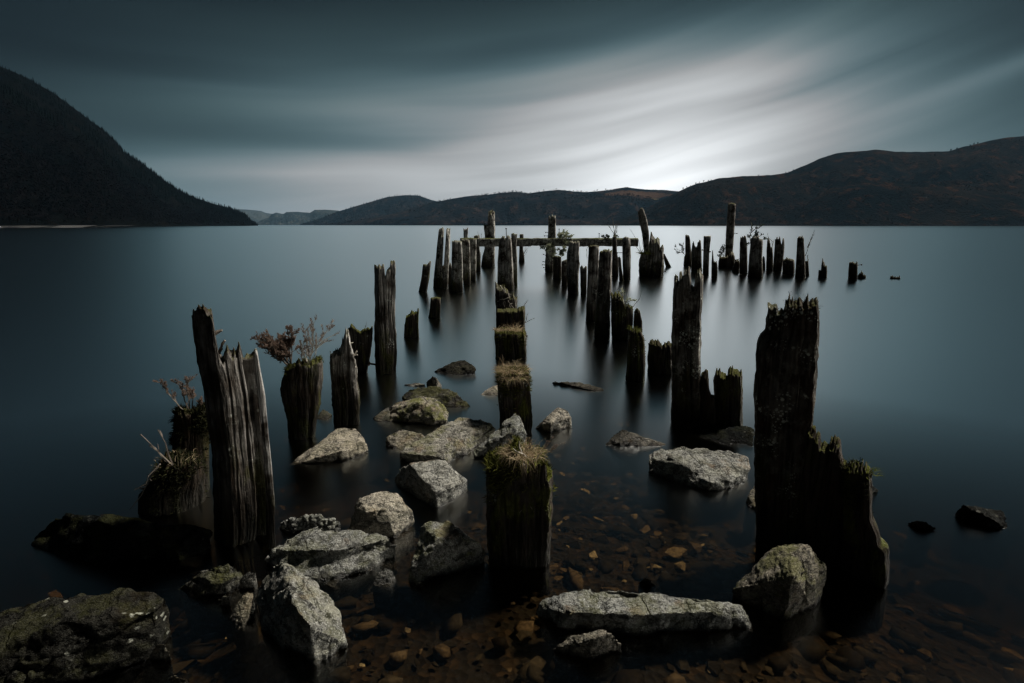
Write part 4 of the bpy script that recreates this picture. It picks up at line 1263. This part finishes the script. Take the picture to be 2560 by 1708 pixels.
rock('R18', "dark humped rock behind the green-mossed rock", 'E', [(325, 700, .06), (400, 632, .16), (600, 612, .22), (760, 632, .20), (860, 700, .14), (947, 790, 0), (900, 832, -.03), (740, 835, -.03), (420, 740, .05)], tone=.86, moss=.3, wet=.5, res=50)
rock('R19', "small wet pointed stone on top behind the dark humped rock", 'E', [(550, 580, .10), (600, 532, .20), (640, 550, .17), (686, 612, .03), (560, 615, .03)], tone=.45, wet=1, res=24, zs=.80)
rock('R20', "thin pale slab awash left of the wet pointed stone", 'E', [(362, 600, .02), (480, 588, .04), (548, 600, .04), (540, 620, .0), (420, 622, .0)], tone=.2, wet=.7, res=24)
rock('R21', "black smooth dome-shaped rock left of the centre line", 'E', [(606, 490, .02), (720, 440, .12), (790, 402, .20), (890, 390, .21), (930, 440, .14), (972, 465, .10), (962, 520, 0), (780, 548, -.02), (640, 522, -.02)], tone=.93, wet=.7, moss=.05, res=40)
rock('R22', "half-drowned pale rock left of the grass-capped stump", 'E', [(1000, 690, .0), (1040, 650, .06), (1090, 620, .10), (1150, 608, .10), (1150, 705, .0), (975, 716, -.02)], tone=.25, wet=.8, res=30)
rock('R23', "grey block with a dark front right of the grass-capped stump", 'E', [(1540, 885, .12), (1600, 830, .18), (1660, 790, .22), (1722, 802, .20), (1778, 880, .10), (1700, 932, .06), (1450, 968, .0), (1500, 1005, -.02), (1745, 965, -.03), (1590, 935, .11)], tone=.12, wet=.4, res=40, moss=0, zs=.80)
rock('R24', "long thin dark rock just breaking the surface", 'E', [(1556, 588, .0), (1640, 576, .06), (1750, 570, .08), (1900, 595, .08), (2062, 650, 0), (1980, 672, 0), (1700, 612, -.02)], tone=.75, wet=1, moss=0, res=44)
rock('R25', "bluish wet peaked rock left of the broad right-hand rock", 'F', [(8, 885, 0), (60, 825, .12), (100, 803, .16), (180, 835, .12), (260, 862, .06), (322, 882, .0), (230, 892, 0), (100, 908, -.03)], tone=.5, wet=.8, moss=0, res=40)
rock('R26', "broad angular rock with a bright top beside the massive right-hand post", 'F',
     [(213, 945, .12), (280, 890, .18), (370, 885, .22), (600, 905, .24), (686, 930, .20), (716, 1000, .08), (650, 1030, .10), (530, 1062, .10), (400, 972, .19), (330, 942, .20), (213, 1012, .0), (400, 1095, -.03), (600, 1112, -.03), (716, 1065, -.02)], moss=.15, res=58, tone=0.12)
rock('R27', "dark low rock between the forked stump and the broad right-hand rock", 'F', [(380, 830, .0), (450, 780, .05), (560, 790, .09), (700, 800, .12), (722, 805, .10), (722, 905, 0), (600, 890, 0)], tone=1.0, moss=.05, res=40)
rock('R28', "small dark stone at the left foot of the massive right-hand post", 'F', [(690, 1110, .08), (715, 1068, .13), (738, 1070, .12), (740, 1200, 0), (690, 1190, -.02), (678, 1150, 0)], tone=.6, wet=.5, res=26)
rock('R29', "humped mossy boulder in front of the massive right-hand post", 'I',
     [(1640, 690, .20), (1720, 630, .27), (1800, 600, .31), (1900, 586, .34), (1980, 622, .33), (2070, 780, .20), (2086, 870, .10), (1840, 760, .31), (1850, 840, .29), (2050, 925, .08), (2020, 1085, -.03), (1910, 1062, .0), (1825, 970, .13), (1700, 925, .15), (1470, 942, .03), (1420, 935, .04), (1530, 850, .11), (1520, 1050, -.04)], tone=.5, moss=.55, res=58, zs=.80)
rock('R30', "long flat-topped slab across the front, right of centre", 'I',
     [(118, 1030, .08), (200, 980, .12), (330, 936, .16), (470, 910, .19), (600, 896, .20), (700, 915, .20), (1000, 910, .20), (1400, 940, .18), (1425, 980, .15), (1500, 1030, .12), (1572, 1150, .04), (1590, 1235, -.04), (1000, 1290, -.05), (640, 1255, -.04), (310, 1218, 0), (150, 1120, .02), (280, 1085, .14), (480, 1110, .13), (850, 1105, .17), (1300, 1085, .15)], moss=.35, res=80, strata=1.6, tone=0.2)
rock('R31', "blue-grey wet rock below the long front slab", 'I', [(205, 1335, .02), (330, 1240, .10), (450, 1215, .15), (570, 1194, .18), (620, 1220, .17), (706, 1312, .04), (660, 1392, -.02), (300, 1402, -.02), (480, 1285, .14)], tone=.42, wet=.7, moss=.05, res=44)
rock('R32', "small black stone behind the long front slab", 'I', [(795, 885, 0), (850, 842, .08), (890, 860, .06), (926, 906, 0), (840, 910, 0)], tone=.92, wet=.6, res=22)
rock('R33', "dark wet rock near the right edge of the water", 'N', [(815, 352, .06), (860, 314, .13), (960, 332, .12), (1140, 352, .03), (1050, 400, .10), (1110, 440, .06), (1260, 520, -.03), (830, 430, -.04), (1000, 470, -.04)], tone=.97, wet=1, moss=0, res=40)
rock('R34', "low wet rock between the rightmost near stump and the right-edge rock", 'N', [(476, 438, .02), (550, 418, .08), (610, 430, .08), (685, 482, .02), (640, 492, 0), (560, 472, 0)], tone=.95, wet=1, moss=0, res=28)
rock('R35', "small wet stone peeping out right of the rightmost near stump", 'N', [(205, 190, .08), (235, 175, .10), (275, 205, .03), (280, 238, -.02), (205, 240, -.02)], tone=.5, wet=1, moss=0, res=22)
rock('R36', "small wet pebbly stone between mossy peaked rock and hollow stump", 'H', [(1560, 630, .02), (1600, 602, .06), (1650, 610, .05), (1672, 650, 0), (1600, 662, -.01)], tone=.6, wet=.9, res=20)
rock('R37', "flat rock with a dark hollow right of the heather stump", 'D',
     [(1400, 1530, .0), (1560, 1440, .06), (1700, 1320, .15), (1780, 1240, .19), (1880, 1214, .20), (1980, 1228, .19), (2060, 1330, .12), (2085, 1420, .03), (1980, 1500, -.02), (1760, 1545, -.02), (1500, 1560, -.02), (1620, 1480, .08), (1850, 1420, .14)], moss=.15, res=50, tone=0.06)
rock('R38', "scrap of black driftwood-like rock at the heather stump's foot", 'D', [(1645, 1130, .03), (1690, 1075, .10), (1740, 1100, .07), (1772, 1125, .02), (1720, 1185, -.01), (1640, 1160, 0)], tone=.8, wet=.8, res=24)

rock('R39', "small dark stone between the dim jagged rock and the bluish slanted stone", 'G', [(1478, 1000, .06), (1528, 955, .10), (1566, 990, .07), (1545, 1052, .0), (1488, 1048, .0)], tone=.6, res=22)
rock('R40', "small dim stone at the bottom edge right of the lichen-spotted boulder", 'G', [(1140, 1530, .05), (1190, 1503, .08), (1272, 1540, .05), (1262, 1610, .0), (1150, 1610, .0)], tone=.65, res=22)
rock('R41', "tiny grey stone at the front tip of the mossy peaked rock", 'H', [(1078, 890, .03), (1105, 876, .05), (1140, 886, .03), (1130, 916, .0), (1088, 918, .0)], tone=.4, res=18)

# ------------------------------------------------------------------ stones on the lake bed
rs = random.Random(5)


def stone_mesh(i, flat=.5):
    r = random.Random(900 + i)
    bm = bmesh.new()
    vs = [bm.verts.new((r.gauss(0, 1), r.gauss(0, 1), r.gauss(0, 1))) for _ in range(15)]
    for v in vs:
        v.co.normalize(); v.co *= r.uniform(.75, 1.1); v.co.z *= flat * r.uniform(.7, 1.2)
    res = bmesh.ops.convex_hull(bm, input=vs)
    bmesh.ops.delete(bm, geom=[e for e in set(res.get('geom_interior', [])) | set(res.get('geom_unused', [])) if isinstance(e, bmesh.types.BMVert)], context='VERTS')
    me = bpy.data.meshes.new("stone")
    bm.to_mesh(me); bm.free()
    me.materials.append(BEDSTONE)
    me.polygons.foreach_set('use_smooth', [True] * len(me.polygons))
    return me


SM = [stone_mesh(i) for i in range(10)]
cand = []
for i in range(4200):
    y = 1.55 + 9.5 * rs.random() ** 1.7
    x = rs.uniform(-1.05, 1.05) * (y + .5)
    s = 0.012 + 0.06 * rs.random() ** 3.2
    cand.append((s / y, x, y, s))
for i in range(420):
    y = rs.uniform(2.2, 4.6)
    cand.append((0.0, rs.uniform(0.0, 0.36) * (y + .3) + .05, y, 0.016 + 0.045 * rs.random() ** 2))
cand = [(q[3] / q[2], q[1], q[2], q[3]) for q in cand]
cand.sort(reverse=True)
gv, gf, nb = [], [], 0
for i, (k, x, y, s) in enumerate(cand):
    me = rs.choice(SM)
    a = rs.uniform(0, 6.28)
    sx, sy_ = s * rs.uniform(.8, 1.7), s * rs.uniform(.7, 1.1)
    z = float(bed_z(x, y)) + s * .15 + 0.012
    if z + s * .6 > -0.03: continue
    if i < 300:
        o = bpy.data.objects.new("stone", me)
        COL.objects.link(o)
        o.parent = bed
        o.location = (x, y, z); o.rotation_euler = (rs.uniform(-.3, .3), rs.uniform(-.3, .3), a); o.scale = (sx, sy_, s)
    else:
        n = len(me.vertices)
        co = np.zeros(n * 3); me.vertices.foreach_get('co', co); co = co.reshape(-1, 3) * np.array((sx, sy_, s))
        ca, sa = math.cos(a), math.sin(a)
        co = np.stack([co[:, 0] * ca - co[:, 1] * sa + x, co[:, 0] * sa + co[:, 1] * ca + y, co[:, 2] + z], 1)
        gv.append(co)
        gf += [tuple(q + nb for q in p_.vertices) for p_ in me.polygons]
        nb += n
g = mesh_obj("bed_pebbles", np.concatenate(gv), gf, BEDSTONE, bed, smooth=False)
tag(g, kind='stuff')

# ------------------------------------------------------------------ plants
def branch(st, lf, pts, r0, r1, rnd, sub=6, sublen=.3, leaf=0.0, leafn=0, lvl=1, spread=.8):
    st.tube(pts, r0, r1, 4 if lvl > 0 else 3)
    pts = [np.asarray(p, float) for p in pts]
    tot = sum(np.linalg.norm(pts[i + 1] - pts[i]) for i in range(len(pts) - 1))
    def along(t):
        d = t * (len(pts) - 1); i = min(int(d), len(pts) - 2); a = d - i
        return pts[i] * (1 - a) + pts[i + 1] * a, pts[i + 1] - pts[i]
    if lvl > 0:
        for q in range(sub):
            t = rnd.uniform(.22, .98)
            p, d = along(t)
            d = d / (np.linalg.norm(d) + 1e-9)
            nd = d + spread * np.array((rnd.gauss(0, .8), rnd.gauss(0, .8), rnd.gauss(0.25, .6)))
            nd /= np.linalg.norm(nd)
            L = tot * sublen * rnd.uniform(.5, 1.2) * (1.25 - t * .6)
            mid = p + nd * L * .5 + np.array((rnd.gauss(0, .05), rnd.gauss(0, .05), .05)) * L
            branch(st, lf, [p, mid, p + nd * L + np.array((0, 0, L * .12))], r1 * 1.1, r1 * .5, rnd, max(3, sub - 2), sublen, leaf, leafn, lvl - 1, spread)
    if leaf and lvl <= 1:
        for q in range(leafn):
            p, d = along(rnd.uniform(.25, 1.0))
            d = d / (np.linalg.norm(d) + 1e-9)
            nd = d * .8 + np.array((rnd.gauss(0, .7), rnd.gauss(0, .7), rnd.gauss(.2, .6)))
            lf.leaf(p, nd, leaf * rnd.uniform(.6, 1.4), leaf * rnd.uniform(.25, .45), rnd)


def plant(name, label, cat, reg, root, tips, Y, seed, stem_mat, leaf_mat=None, r0=.006, sub=6, sublen=.34, leaf=0.0, leafn=6, lvl=1, jit=.12, spread=.8, group=None, bend=.15):
    rnd = random.Random(seed)
    roots = root if isinstance(root[0], (tuple, list)) else [root] * len(tips)
    b0 = on_plane(*px(reg, roots[0]), Y)
    t = empty(name, b0)
    tag(t, label, cat, group or "plants growing on the old pier")
    lf = MB()
    st = MB()
    apart = len({tuple(q) for q in roots}) > 1 and leaf == 0
    for rt_, tp in zip(roots, tips):
        a = on_plane(*px(reg, rt_), Y)
        e = on_plane(*px(reg, tp), Y)
        L = np.linalg.norm(e - a)
        e = e + np.array((0, rnd.gauss(0, jit) * L * 2, 0))
        a = a + np.array((0, rnd.gauss(0, .2) * jit * L, -0.01))
        m1 = a * .66 + e * .34 + np.array((rnd.gauss(0, bend), rnd.gauss(0, bend), rnd.gauss(0, bend))) * L * .5
        m2 = a * .33 + e * .67 + np.array((rnd.gauss(0, bend), rnd.gauss(0, bend), rnd.gauss(0, bend))) * L * .4
        branch(st, lf, [a, m1, m2, e], r0, r0 * .45, rnd, sub, sublen, leaf, leafn, lvl, spread)
        if apart:
            st.build("stem", stem_mat, t, b0)
            st = MB()
    if st.f:
        st.build("stems", stem_mat, t, b0)
    if lf.f:
        lf.build("foliage", leaf_mat, t, b0)
    return t


def tuft(label, centre, n, rad, length, seed, mat=STRAW, droop=1.6, up=.7, width=.004, name="grass_tuft", group="grass tufts on the stumps", flat=1.0, extra=None):
    rnd = random.Random(seed)
    t = empty(name, centre)
    tag(t, label, "grass", group)
    mb = MB()
    for i in range(n):
        a = rnd.uniform(0, 6.283); r = rad * math.sqrt(rnd.random())
        p = np.asarray(centre) + np.array((r * math.cos(a), r * math.sin(a) * flat, -0.01))
        out = rnd.uniform(.2, 1.3); a2 = a + rnd.gauss(0, .9)
        d = np.array((math.cos(a2) * out, math.sin(a2) * out, up + rnd.gauss(0, .35)))
        mb.blade(p, d, length * rnd.uniform(.45, 1.25), width * rnd.uniform(.6, 1.4), droop * rnd.uniform(.3, 1.5), rnd, 4)
    tag(mb.build("blades", mat, t, centre), kind="stuff")
    if extra:
        gm, k = extra
        mb2 = MB()
        for i in range(int(n * k)):
            a = rnd.uniform(0, 6.283); r = rad * 1.1 * math.sqrt(rnd.random())
            p = np.asarray(centre) + np.array((r * math.cos(a), r * math.sin(a) * flat, -0.01))
            d = np.array((math.cos(a) * .8, math.sin(a) * .8, .6 + rnd.gauss(0, .3)))
            mb2.blade(p, d, length * rnd.uniform(.3, .7), width * 1.3, droop, rnd, 3)
        tag(mb2.build("green_blades", gm, t, centre), kind="stuff")
    return t


def moss_cap(key, n, seed, length=.02, zrange=.25, side=.5, mat=None):
    """short fuzzy moss on the top and upper sides of a stump, one part of it"""
    p = POSTS[key]
    rnd = random.Random(seed)
    V = p['verts']; nt = p['nt']; o = p['o']
    mb = MB()
    cx_, cy_ = p['X'], p['Y']
    zt = p['htop']
    nn = fbm(V[:, 0] * 9, V[:, 1] * 9, V[:, 2] * 7 + seed, 3)
    idx = [i for i in range(nt) if nn[i] > -.35]
    sid = [i for i in range(nt, len(V)) if V[i, 2] > zt - zrange * rnd.uniform(.3, 1) and nn[i] > -.05]
    for i in range(n):
        if rnd.random() < side and sid:
            q = V[rnd.choice(sid)]; up = .2
        else:
            q = V[rnd.choice(idx)]; up = .9
        q = q + np.array((rnd.gauss(0, .006), rnd.gauss(0, .006), rnd.gauss(0, .004)))
        d = np.array((q[0] - cx_, q[1] - cy_, 0)); d = d / (np.linalg.norm(d) + 1e-6) * (1.1 - up) + np.array((rnd.gauss(0, .45), rnd.gauss(0, .45), up))
        mb.blade(q, d, length * rnd.uniform(.5, 1.4), length * .22, .8, rnd, 2)
    m = mb.build("moss", mat or MOSS, o, np.array(o.location))
    m['kind'] = 'stuff'


moss_cap('P24', 5200, 1, .022, .30)
moss_cap('P23', 3200, 2, .022, .35)
moss_cap('P22', 1400, 3, .024, .25)
moss_cap('P2', 2600, 4, .030, .35, .6, SHADEMOSS)
moss_cap('P2b', 2600, 5, .026, .35, .6, SHADEMOSS)
moss_cap('P45', 1600, 6, .020, .3, .5, SHADEMOSS)
moss_cap('P43', 500, 7, .010, .08, .2, SHADEMOSS)
moss_cap('P3', 900, 8, .02, .12, .3)
moss_cap('P39', 700, 9, .02, .4)
moss_cap('P37', 700, 10, .02, .3)


def top_point(key, u, dy=0.0, dz=0.0):
    p = POSTS[key]
    z = float(p['top'](u))
    return np.array((float(p['cen'](z)) + u * float(p['hw'](z)), p['Y'] + dy * p['dep'], z + dz))


# grass
tuft("wiry dead grass tangled in the big hollow front stump", top_point('P24', .12, -.35, -.01), 300, .085, .085, 11, droop=2.0, up=.5, width=.0028, extra=(GREENGRASS, .35))
tuft("spill of straw grass over the front lip of the hollow stump", top_point('P24', -.05, -.85, -.05), 150, .06, .11, 12, droop=2.6, up=.3, width=.0026)
tuft("thick cushion of dead grass capping the tall mossy stump", top_point('P23', .0, -.1, .0), 520, .115, .11, 13, droop=2.0, up=.6, width=.0036, extra=(GREENGRASS, .25))
tuft("hanging straw fringe on the front of the grass-capped stump", top_point('P23', .05, -.85, -.03), 230, .09, .11, 14, droop=3.0, up=.3, width=.003, extra=(GREENGRASS, .3))
tuft("short straw tuft at the left corner of the square mossy stump", top_point('P22', -.7, -.5, .0), 110, .06, .12, 15, droop=2.2, up=.7, width=.004)
tuft("star-shaped straw tuft on the right half of the square mossy stump", top_point('P22', .25, -.4, .0), 170, .08, .15, 16, droop=1.9, up=.8, width=.004, extra=(GREENGRASS, .25))
tuft("rusty grass growing in the slit of the two-pronged post", on_plane(*px('B', (722, 612)), POSTS['P10']['Y'] - .1), 90, .10, .14, 17, droop=2.0, up=.5, width=.006)
tuft("drooping grass clump on the ragged broad stump below the leaning post", on_plane(*px('L', (1440, 705)), POSTS['P35']['Y'] - .1), 260, .22, .28, 18, droop=2.6, up=.8, width=.008, mat=GREENGRASS)
tuft("green sedge tuft on the mossy rounded stump", top_point('P39', -.2, 0, 0), 60, .05, .06, 19, droop=1.6, width=.004, mat=GREENGRASS)
tuft("green grass on top of the rightmost near stump", top_point('P45', .2, -.2, 0), 80, .07, .05, 20, droop=1.2, width=.003, mat=GREENGRASS)
tuft("yellow moss and grass on the massive post's shoulder", top_point('P43', -.62, -.2, -.01), 140, .04, .018, 21, droop=1.0, width=.003, mat=GREENGRASS)
tuft("dry brown grass on the low broad stump by the tallest left post", top_point('P2b', .1, -.4, 0), 60, .12, .06, 22, droop=2.6, width=.003)

# heather and twigs, near
p = POSTS['P3']
plant("heather_bush", "big bushy brown heather spilling left over the dark bulging stump", "heather", 'V',
      [(1090, 1110), (1090, 1110), (1080, 1120), (1060, 1120), (1040, 1120), (1090, 1100), (1100, 1100), (1080, 1120), (1060, 1130), (1090, 1110), (1050, 1120), (1070, 1110)],
      [(560, 740), (680, 700), (770, 660), (870, 690), (960, 700), (1040, 620), (1120, 610), (620, 830), (760, 980), (1000, 760), (860, 820), (720, 800)],
      p['Y'], 31, TWIG, HEATHER, r0=.0055, sub=12, sublen=.36, leaf=.011, leafn=24, lvl=2, jit=.16, spread=.7)
plant("heather_bush", "airy upright heather on the right of the dark bulging stump", "heather", 'V',
      [(1350, 1160), (1350, 1160), (1370, 1140), (1350, 1150), (1360, 1160)],
      [(1300, 570), (1380, 650), (1530, 400), (1650, 560), (1880, 590)],
      p['Y'] - .03, 32, PALE_TWIG, HEATHER, r0=.0045, sub=11, sublen=.28, leaf=.008, leafn=12, lvl=2, jit=.10, spread=.6)
p = POSTS['P2']
plant("heather_bush", "reddish sparse heather rising behind the tallest left-hand post", "heather", 'J',
      [(410, 680), (410, 680), (400, 680), (420, 680), (440, 690)],
      [(275, 470), (310, 480), (360, 480), (420, 530), (470, 600)],
      p['Y'], 33, TWIG, HEATHER, r0=.005, sub=8, sublen=.28, leaf=.012, leafn=8, lvl=2, jit=.1, spread=.6)
p = POSTS['P2b']
plant("bare_twig", "bare pale twig rising from the low broad stump at far left", "twig", 'J', [(310, 975), (310, 975), (310, 975)], [(132, 790), (218, 770), (170, 860)], p['Y'] - .1, 34, TWIG, r0=.005, sub=4, sublen=.18, lvl=1, jit=.03, spread=.5, bend=.06)
plant("bare_twig", "drooping root hanging to the water from the low broad stump", "twig", 'J', [(230, 960), (230, 960)], [(95, 1110), (45, 1240)], p['Y'] - .15, 35, TWIG, r0=.004, sub=2, sublen=.12, lvl=1, jit=.03, bend=.12)
p = POSTS['P24']
plant("bare_twig", "green feathery heather twig on the right of the hollow stump", "twig", 'X', [(1080, 400), (1090, 400), (1080, 410), (1100, 395)], [(1480, 170), (1290, 130), (1215, 150), (1380, 260)], p['Y'], 36, TWIG, HEATHER, r0=.003, sub=9, sublen=.16, leaf=.008, leafn=4, lvl=1, jit=.05, spread=.6, bend=.05)
plant("bare_twig", "bleached roots sprawled over the hollow stump's top", "twig", 'X', [(770, 360), (760, 400), (780, 350), (960, 480), (800, 560), (720, 620), (600, 720)], [(590, 290), (700, 170), (960, 480), (1100, 370), (620, 440), (390, 930), (340, 770)], p['Y'] - .10, 37, PALE_TWIG, r0=.0032, sub=4, sublen=.16, lvl=1, jit=.05)
plant("bare_twig", "forked pale root clinging low on the hollow stump's front", "twig", 'X', [(780, 1290), (780, 1290), (900, 1300)], [(700, 1470), (860, 1280), (960, 1420)], p['Y'] - p['dep'] - .005, 38, TWIG, r0=.002, sub=2, sublen=.16, lvl=1, jit=.0)
p = POSTS['P4']
plant("bare_twig", "bleached splinters sticking out of the pale-flaked stump", "twig", 'D', [(1900, 530), (1915, 640), (1910, 720), (1900, 650)], [(1945, 522), (1985, 625), (1975, 730), (1975, 600)], p['Y'] - .04, 39, PALE_TWIG, r0=.007, sub=4, sublen=.25, lvl=1, jit=.1)
p = POSTS['P1']
plant("broken_branch", "curled broken branch stubs on the tallest left-hand post", "branch", 'J', [(545, 205), (570, 320)], [(590, 197), (608, 255)], p['Y'] - .02, 40, TWIG, r0=.012, sub=2, sublen=.15, lvl=1, jit=.02, bend=.08)
# plants, far
p = POSTS['P20']
plant("bare_twig", "bleached roots draped over the farthest centre-line post", "twig", 'K', [(1100, 1110), (1150, 1180), (1160, 1200), (1230, 1260)], [(1285, 1420), (1240, 1410), (1170, 1440), (1100, 1300)], p['Y'] - p['dep'], 41, PALE_TWIG, r0=.006, sub=4, sublen=.2, lvl=1, jit=.01)
p = POSTS['P21']
plant("bare_twig", "thin dark twig leaning right from the raised-edge stump", "twig", 'B', [(1275, 990), (1275, 990), (1265, 890)], [(1345, 960), (1300, 925), (1300, 840)], p['Y'], 42, TWIG, r0=.006, sub=4, sublen=.22, lvl=1, jit=.03)
plant("fern_clump", "pale ferny growth hanging over the middle of the crossbeam", "fern", 'L',
      [(250, 560), (280, 540), (300, 530), (330, 520), (230, 590), (260, 620), (340, 600), (300, 640), (350, 540), (270, 600)],
      [(90, 620), (330, 450), (400, 450), (470, 470), (150, 650), (240, 720), (380, 680), (340, 720), (420, 560), (180, 600)],
      BEAM_Y - BEAM_H - .05, 43, TWIG, FROND, r0=.009, sub=10, sublen=.45, leaf=.075, leafn=22, lvl=1, jit=.12, spread=.9)
plant("fern_clump", "small leafy clump on the right part of the crossbeam", "fern", 'L', [(960, 520), (960, 520), (980, 520), (940, 540), (950, 560)], [(870, 490), (930, 460), (1050, 480), (900, 570), (980, 570)], BEAM_Y - BEAM_H * .8, 44, TWIG, NEEDLE, r0=.008, sub=7, sublen=.4, leaf=.06, leafn=16, lvl=1, jit=.2, spread=.9)
plant("bare_sapling", "leafless forked sapling standing on the crossbeam's right part", "sapling", 'L', [(1030, 500), (1030, 480), (1030, 470), (1032, 450)], [(1000, 235), (1068, 345), (960, 350), (1045, 320)], BEAM_Y, 45, TWIG, r0=.012, sub=6, sublen=.26, lvl=1, jit=.05, spread=.7, bend=.05)
plant("bare_twig", "wispy twigs at the left foot of the leaning post", "twig", 'L', [(1370, 690), (1380, 690), (1385, 680), (1360, 690)], [(1250, 400), (1340, 520), (1390, 500), (1300, 680)], POSTS['P35']['Y'] - .05, 46, TWIG, r0=.008, sub=6, sublen=.18, lvl=1, jit=.08, spread=.6)
plant("bare_twig", "thin hanging twig below the crossbeam", "twig", 'L', [(690, 600), (660, 640)], [(660, 640), (668, 760)], BEAM_Y - .1, 47, TWIG, r0=.010, sub=3, sublen=.2, lvl=1, jit=.05)
plant("bare_twig", "twig fan beside the slender far post under the beam", "twig", 'K', [(1405, 720), (1405, 720), (1405, 730)], [(1475, 600), (1435, 620), (1455, 660)], POSTS['P19']['Y'], 48, TWIG, r0=.010, sub=4, sublen=.25, lvl=1, jit=.05)
plant("bare_twig", "thin grassy twigs on the beam beside the tall far post", "twig", 'K', [(830, 500), (850, 500), (840, 500)], [(800, 410), (860, 430), (905, 485)], BEAM_Y, 49, TWIG, r0=.007, sub=3, sublen=.2, lvl=1, jit=.05)
plant("leafy_sprig", "green sprig and thin twig on the bushy stump of the right line", "sprig", 'L', [(1120, 1300), (1130, 1310), (1150, 1320), (1120, 1300), (1170, 1340)], [(1020, 1290), (1290, 1320), (1230, 1300), (1140, 1120), (1190, 1400)], POSTS['P37']['Y'] - .05, 50, TWIG, FROND, r0=.006, sub=7, sublen=.3, leaf=.03, leafn=6, lvl=1, jit=.1)
plant("bare_twig", "single curved twig right of the bushy stump", "twig", 'L', [(1260, 1400)], [(1372, 1240)], POSTS['P37']['Y'], 51, TWIG, r0=.006, sub=4, sublen=.15, lvl=1, jit=.02)
plant("leafy_sprig", "round-leaved sprig left of the narrow square-topped post", "sprig", 'M', [(200, 535), (200, 535), (195, 530), (200, 520)], [(115, 460), (150, 435), (190, 425), (120, 510)], POSTS['P46']['Y'], 52, TWIG, NEEDLE, r0=.010, sub=6, sublen=.3, leaf=.06, leafn=8, lvl=1, jit=.1)
plant("spruce_seedling", "bushy spruce seedling at the foot of the tallest far post", "seedling", 'M', [(590, 545), (590, 545), (590, 545), (590, 545), (590, 540)], [(530, 490), (525, 540), (560, 455), (585, 435), (545, 515)], POSTS['P50']['Y'] - .05, 53, TWIG, NEEDLE, r0=.010, sub=7, sublen=.35, leaf=.06, leafn=12, lvl=1, jit=.15)
plant("spruce_sapling", "small spruce standing on the broad pale-streaked post", "sapling", 'M', [(850, 440), (860, 380), (858, 350), (870, 300), (840, 420), (880, 370), (930, 380), (860, 400)], [(868, 235), (965, 345), (820, 350), (975, 255), (815, 435), (905, 310), (1012, 385), (925, 320)], POSTS['P53']['Y'] + .05, 54, TWIG, NEEDLE, r0=.014, sub=7, sublen=.28, leaf=.06, leafn=8, lvl=1, jit=.12, spread=.6)
plant("bare_twig", "long bare twig slanting up right of the nub-topped post", "twig", 'M', [(1385, 545), (1385, 540), (1400, 470)], [(1505, 295), (1440, 390), (1475, 330)], POSTS['P57']['Y'], 55, TWIG, r0=.012, sub=7, sublen=.16, lvl=1, jit=.05, bend=.04, spread=.5)
plant("bare_twig", "short upright twig on the low step of broken wood", "twig", 'M', [(1410, 605), (1412, 605)], [(1420, 535), (1400, 545)], POSTS['P57b']['Y'], 56, TWIG, r0=.010, sub=4, sublen=.3, lvl=1, jit=.05)
plant("bare_twig", "bare twig between the thin splintered and comb-topped posts", "twig", 'M', [(1062, 460), (1060, 450)], [(1020, 320), (1080, 385)], POSTS['P54']['Y'], 57, TWIG, r0=.010, sub=5, sublen=.2, lvl=1, jit=.05)
plant("bare_twig", "thin stalk on the dark peaked stump", "twig", 'D', [(2058, 410), (2060, 410)], [(2052, 345), (2025, 415)], POSTS['P5']['Y'], 58, TWIG, r0=.003, sub=3, sublen=.2, lvl=1, jit=.03)
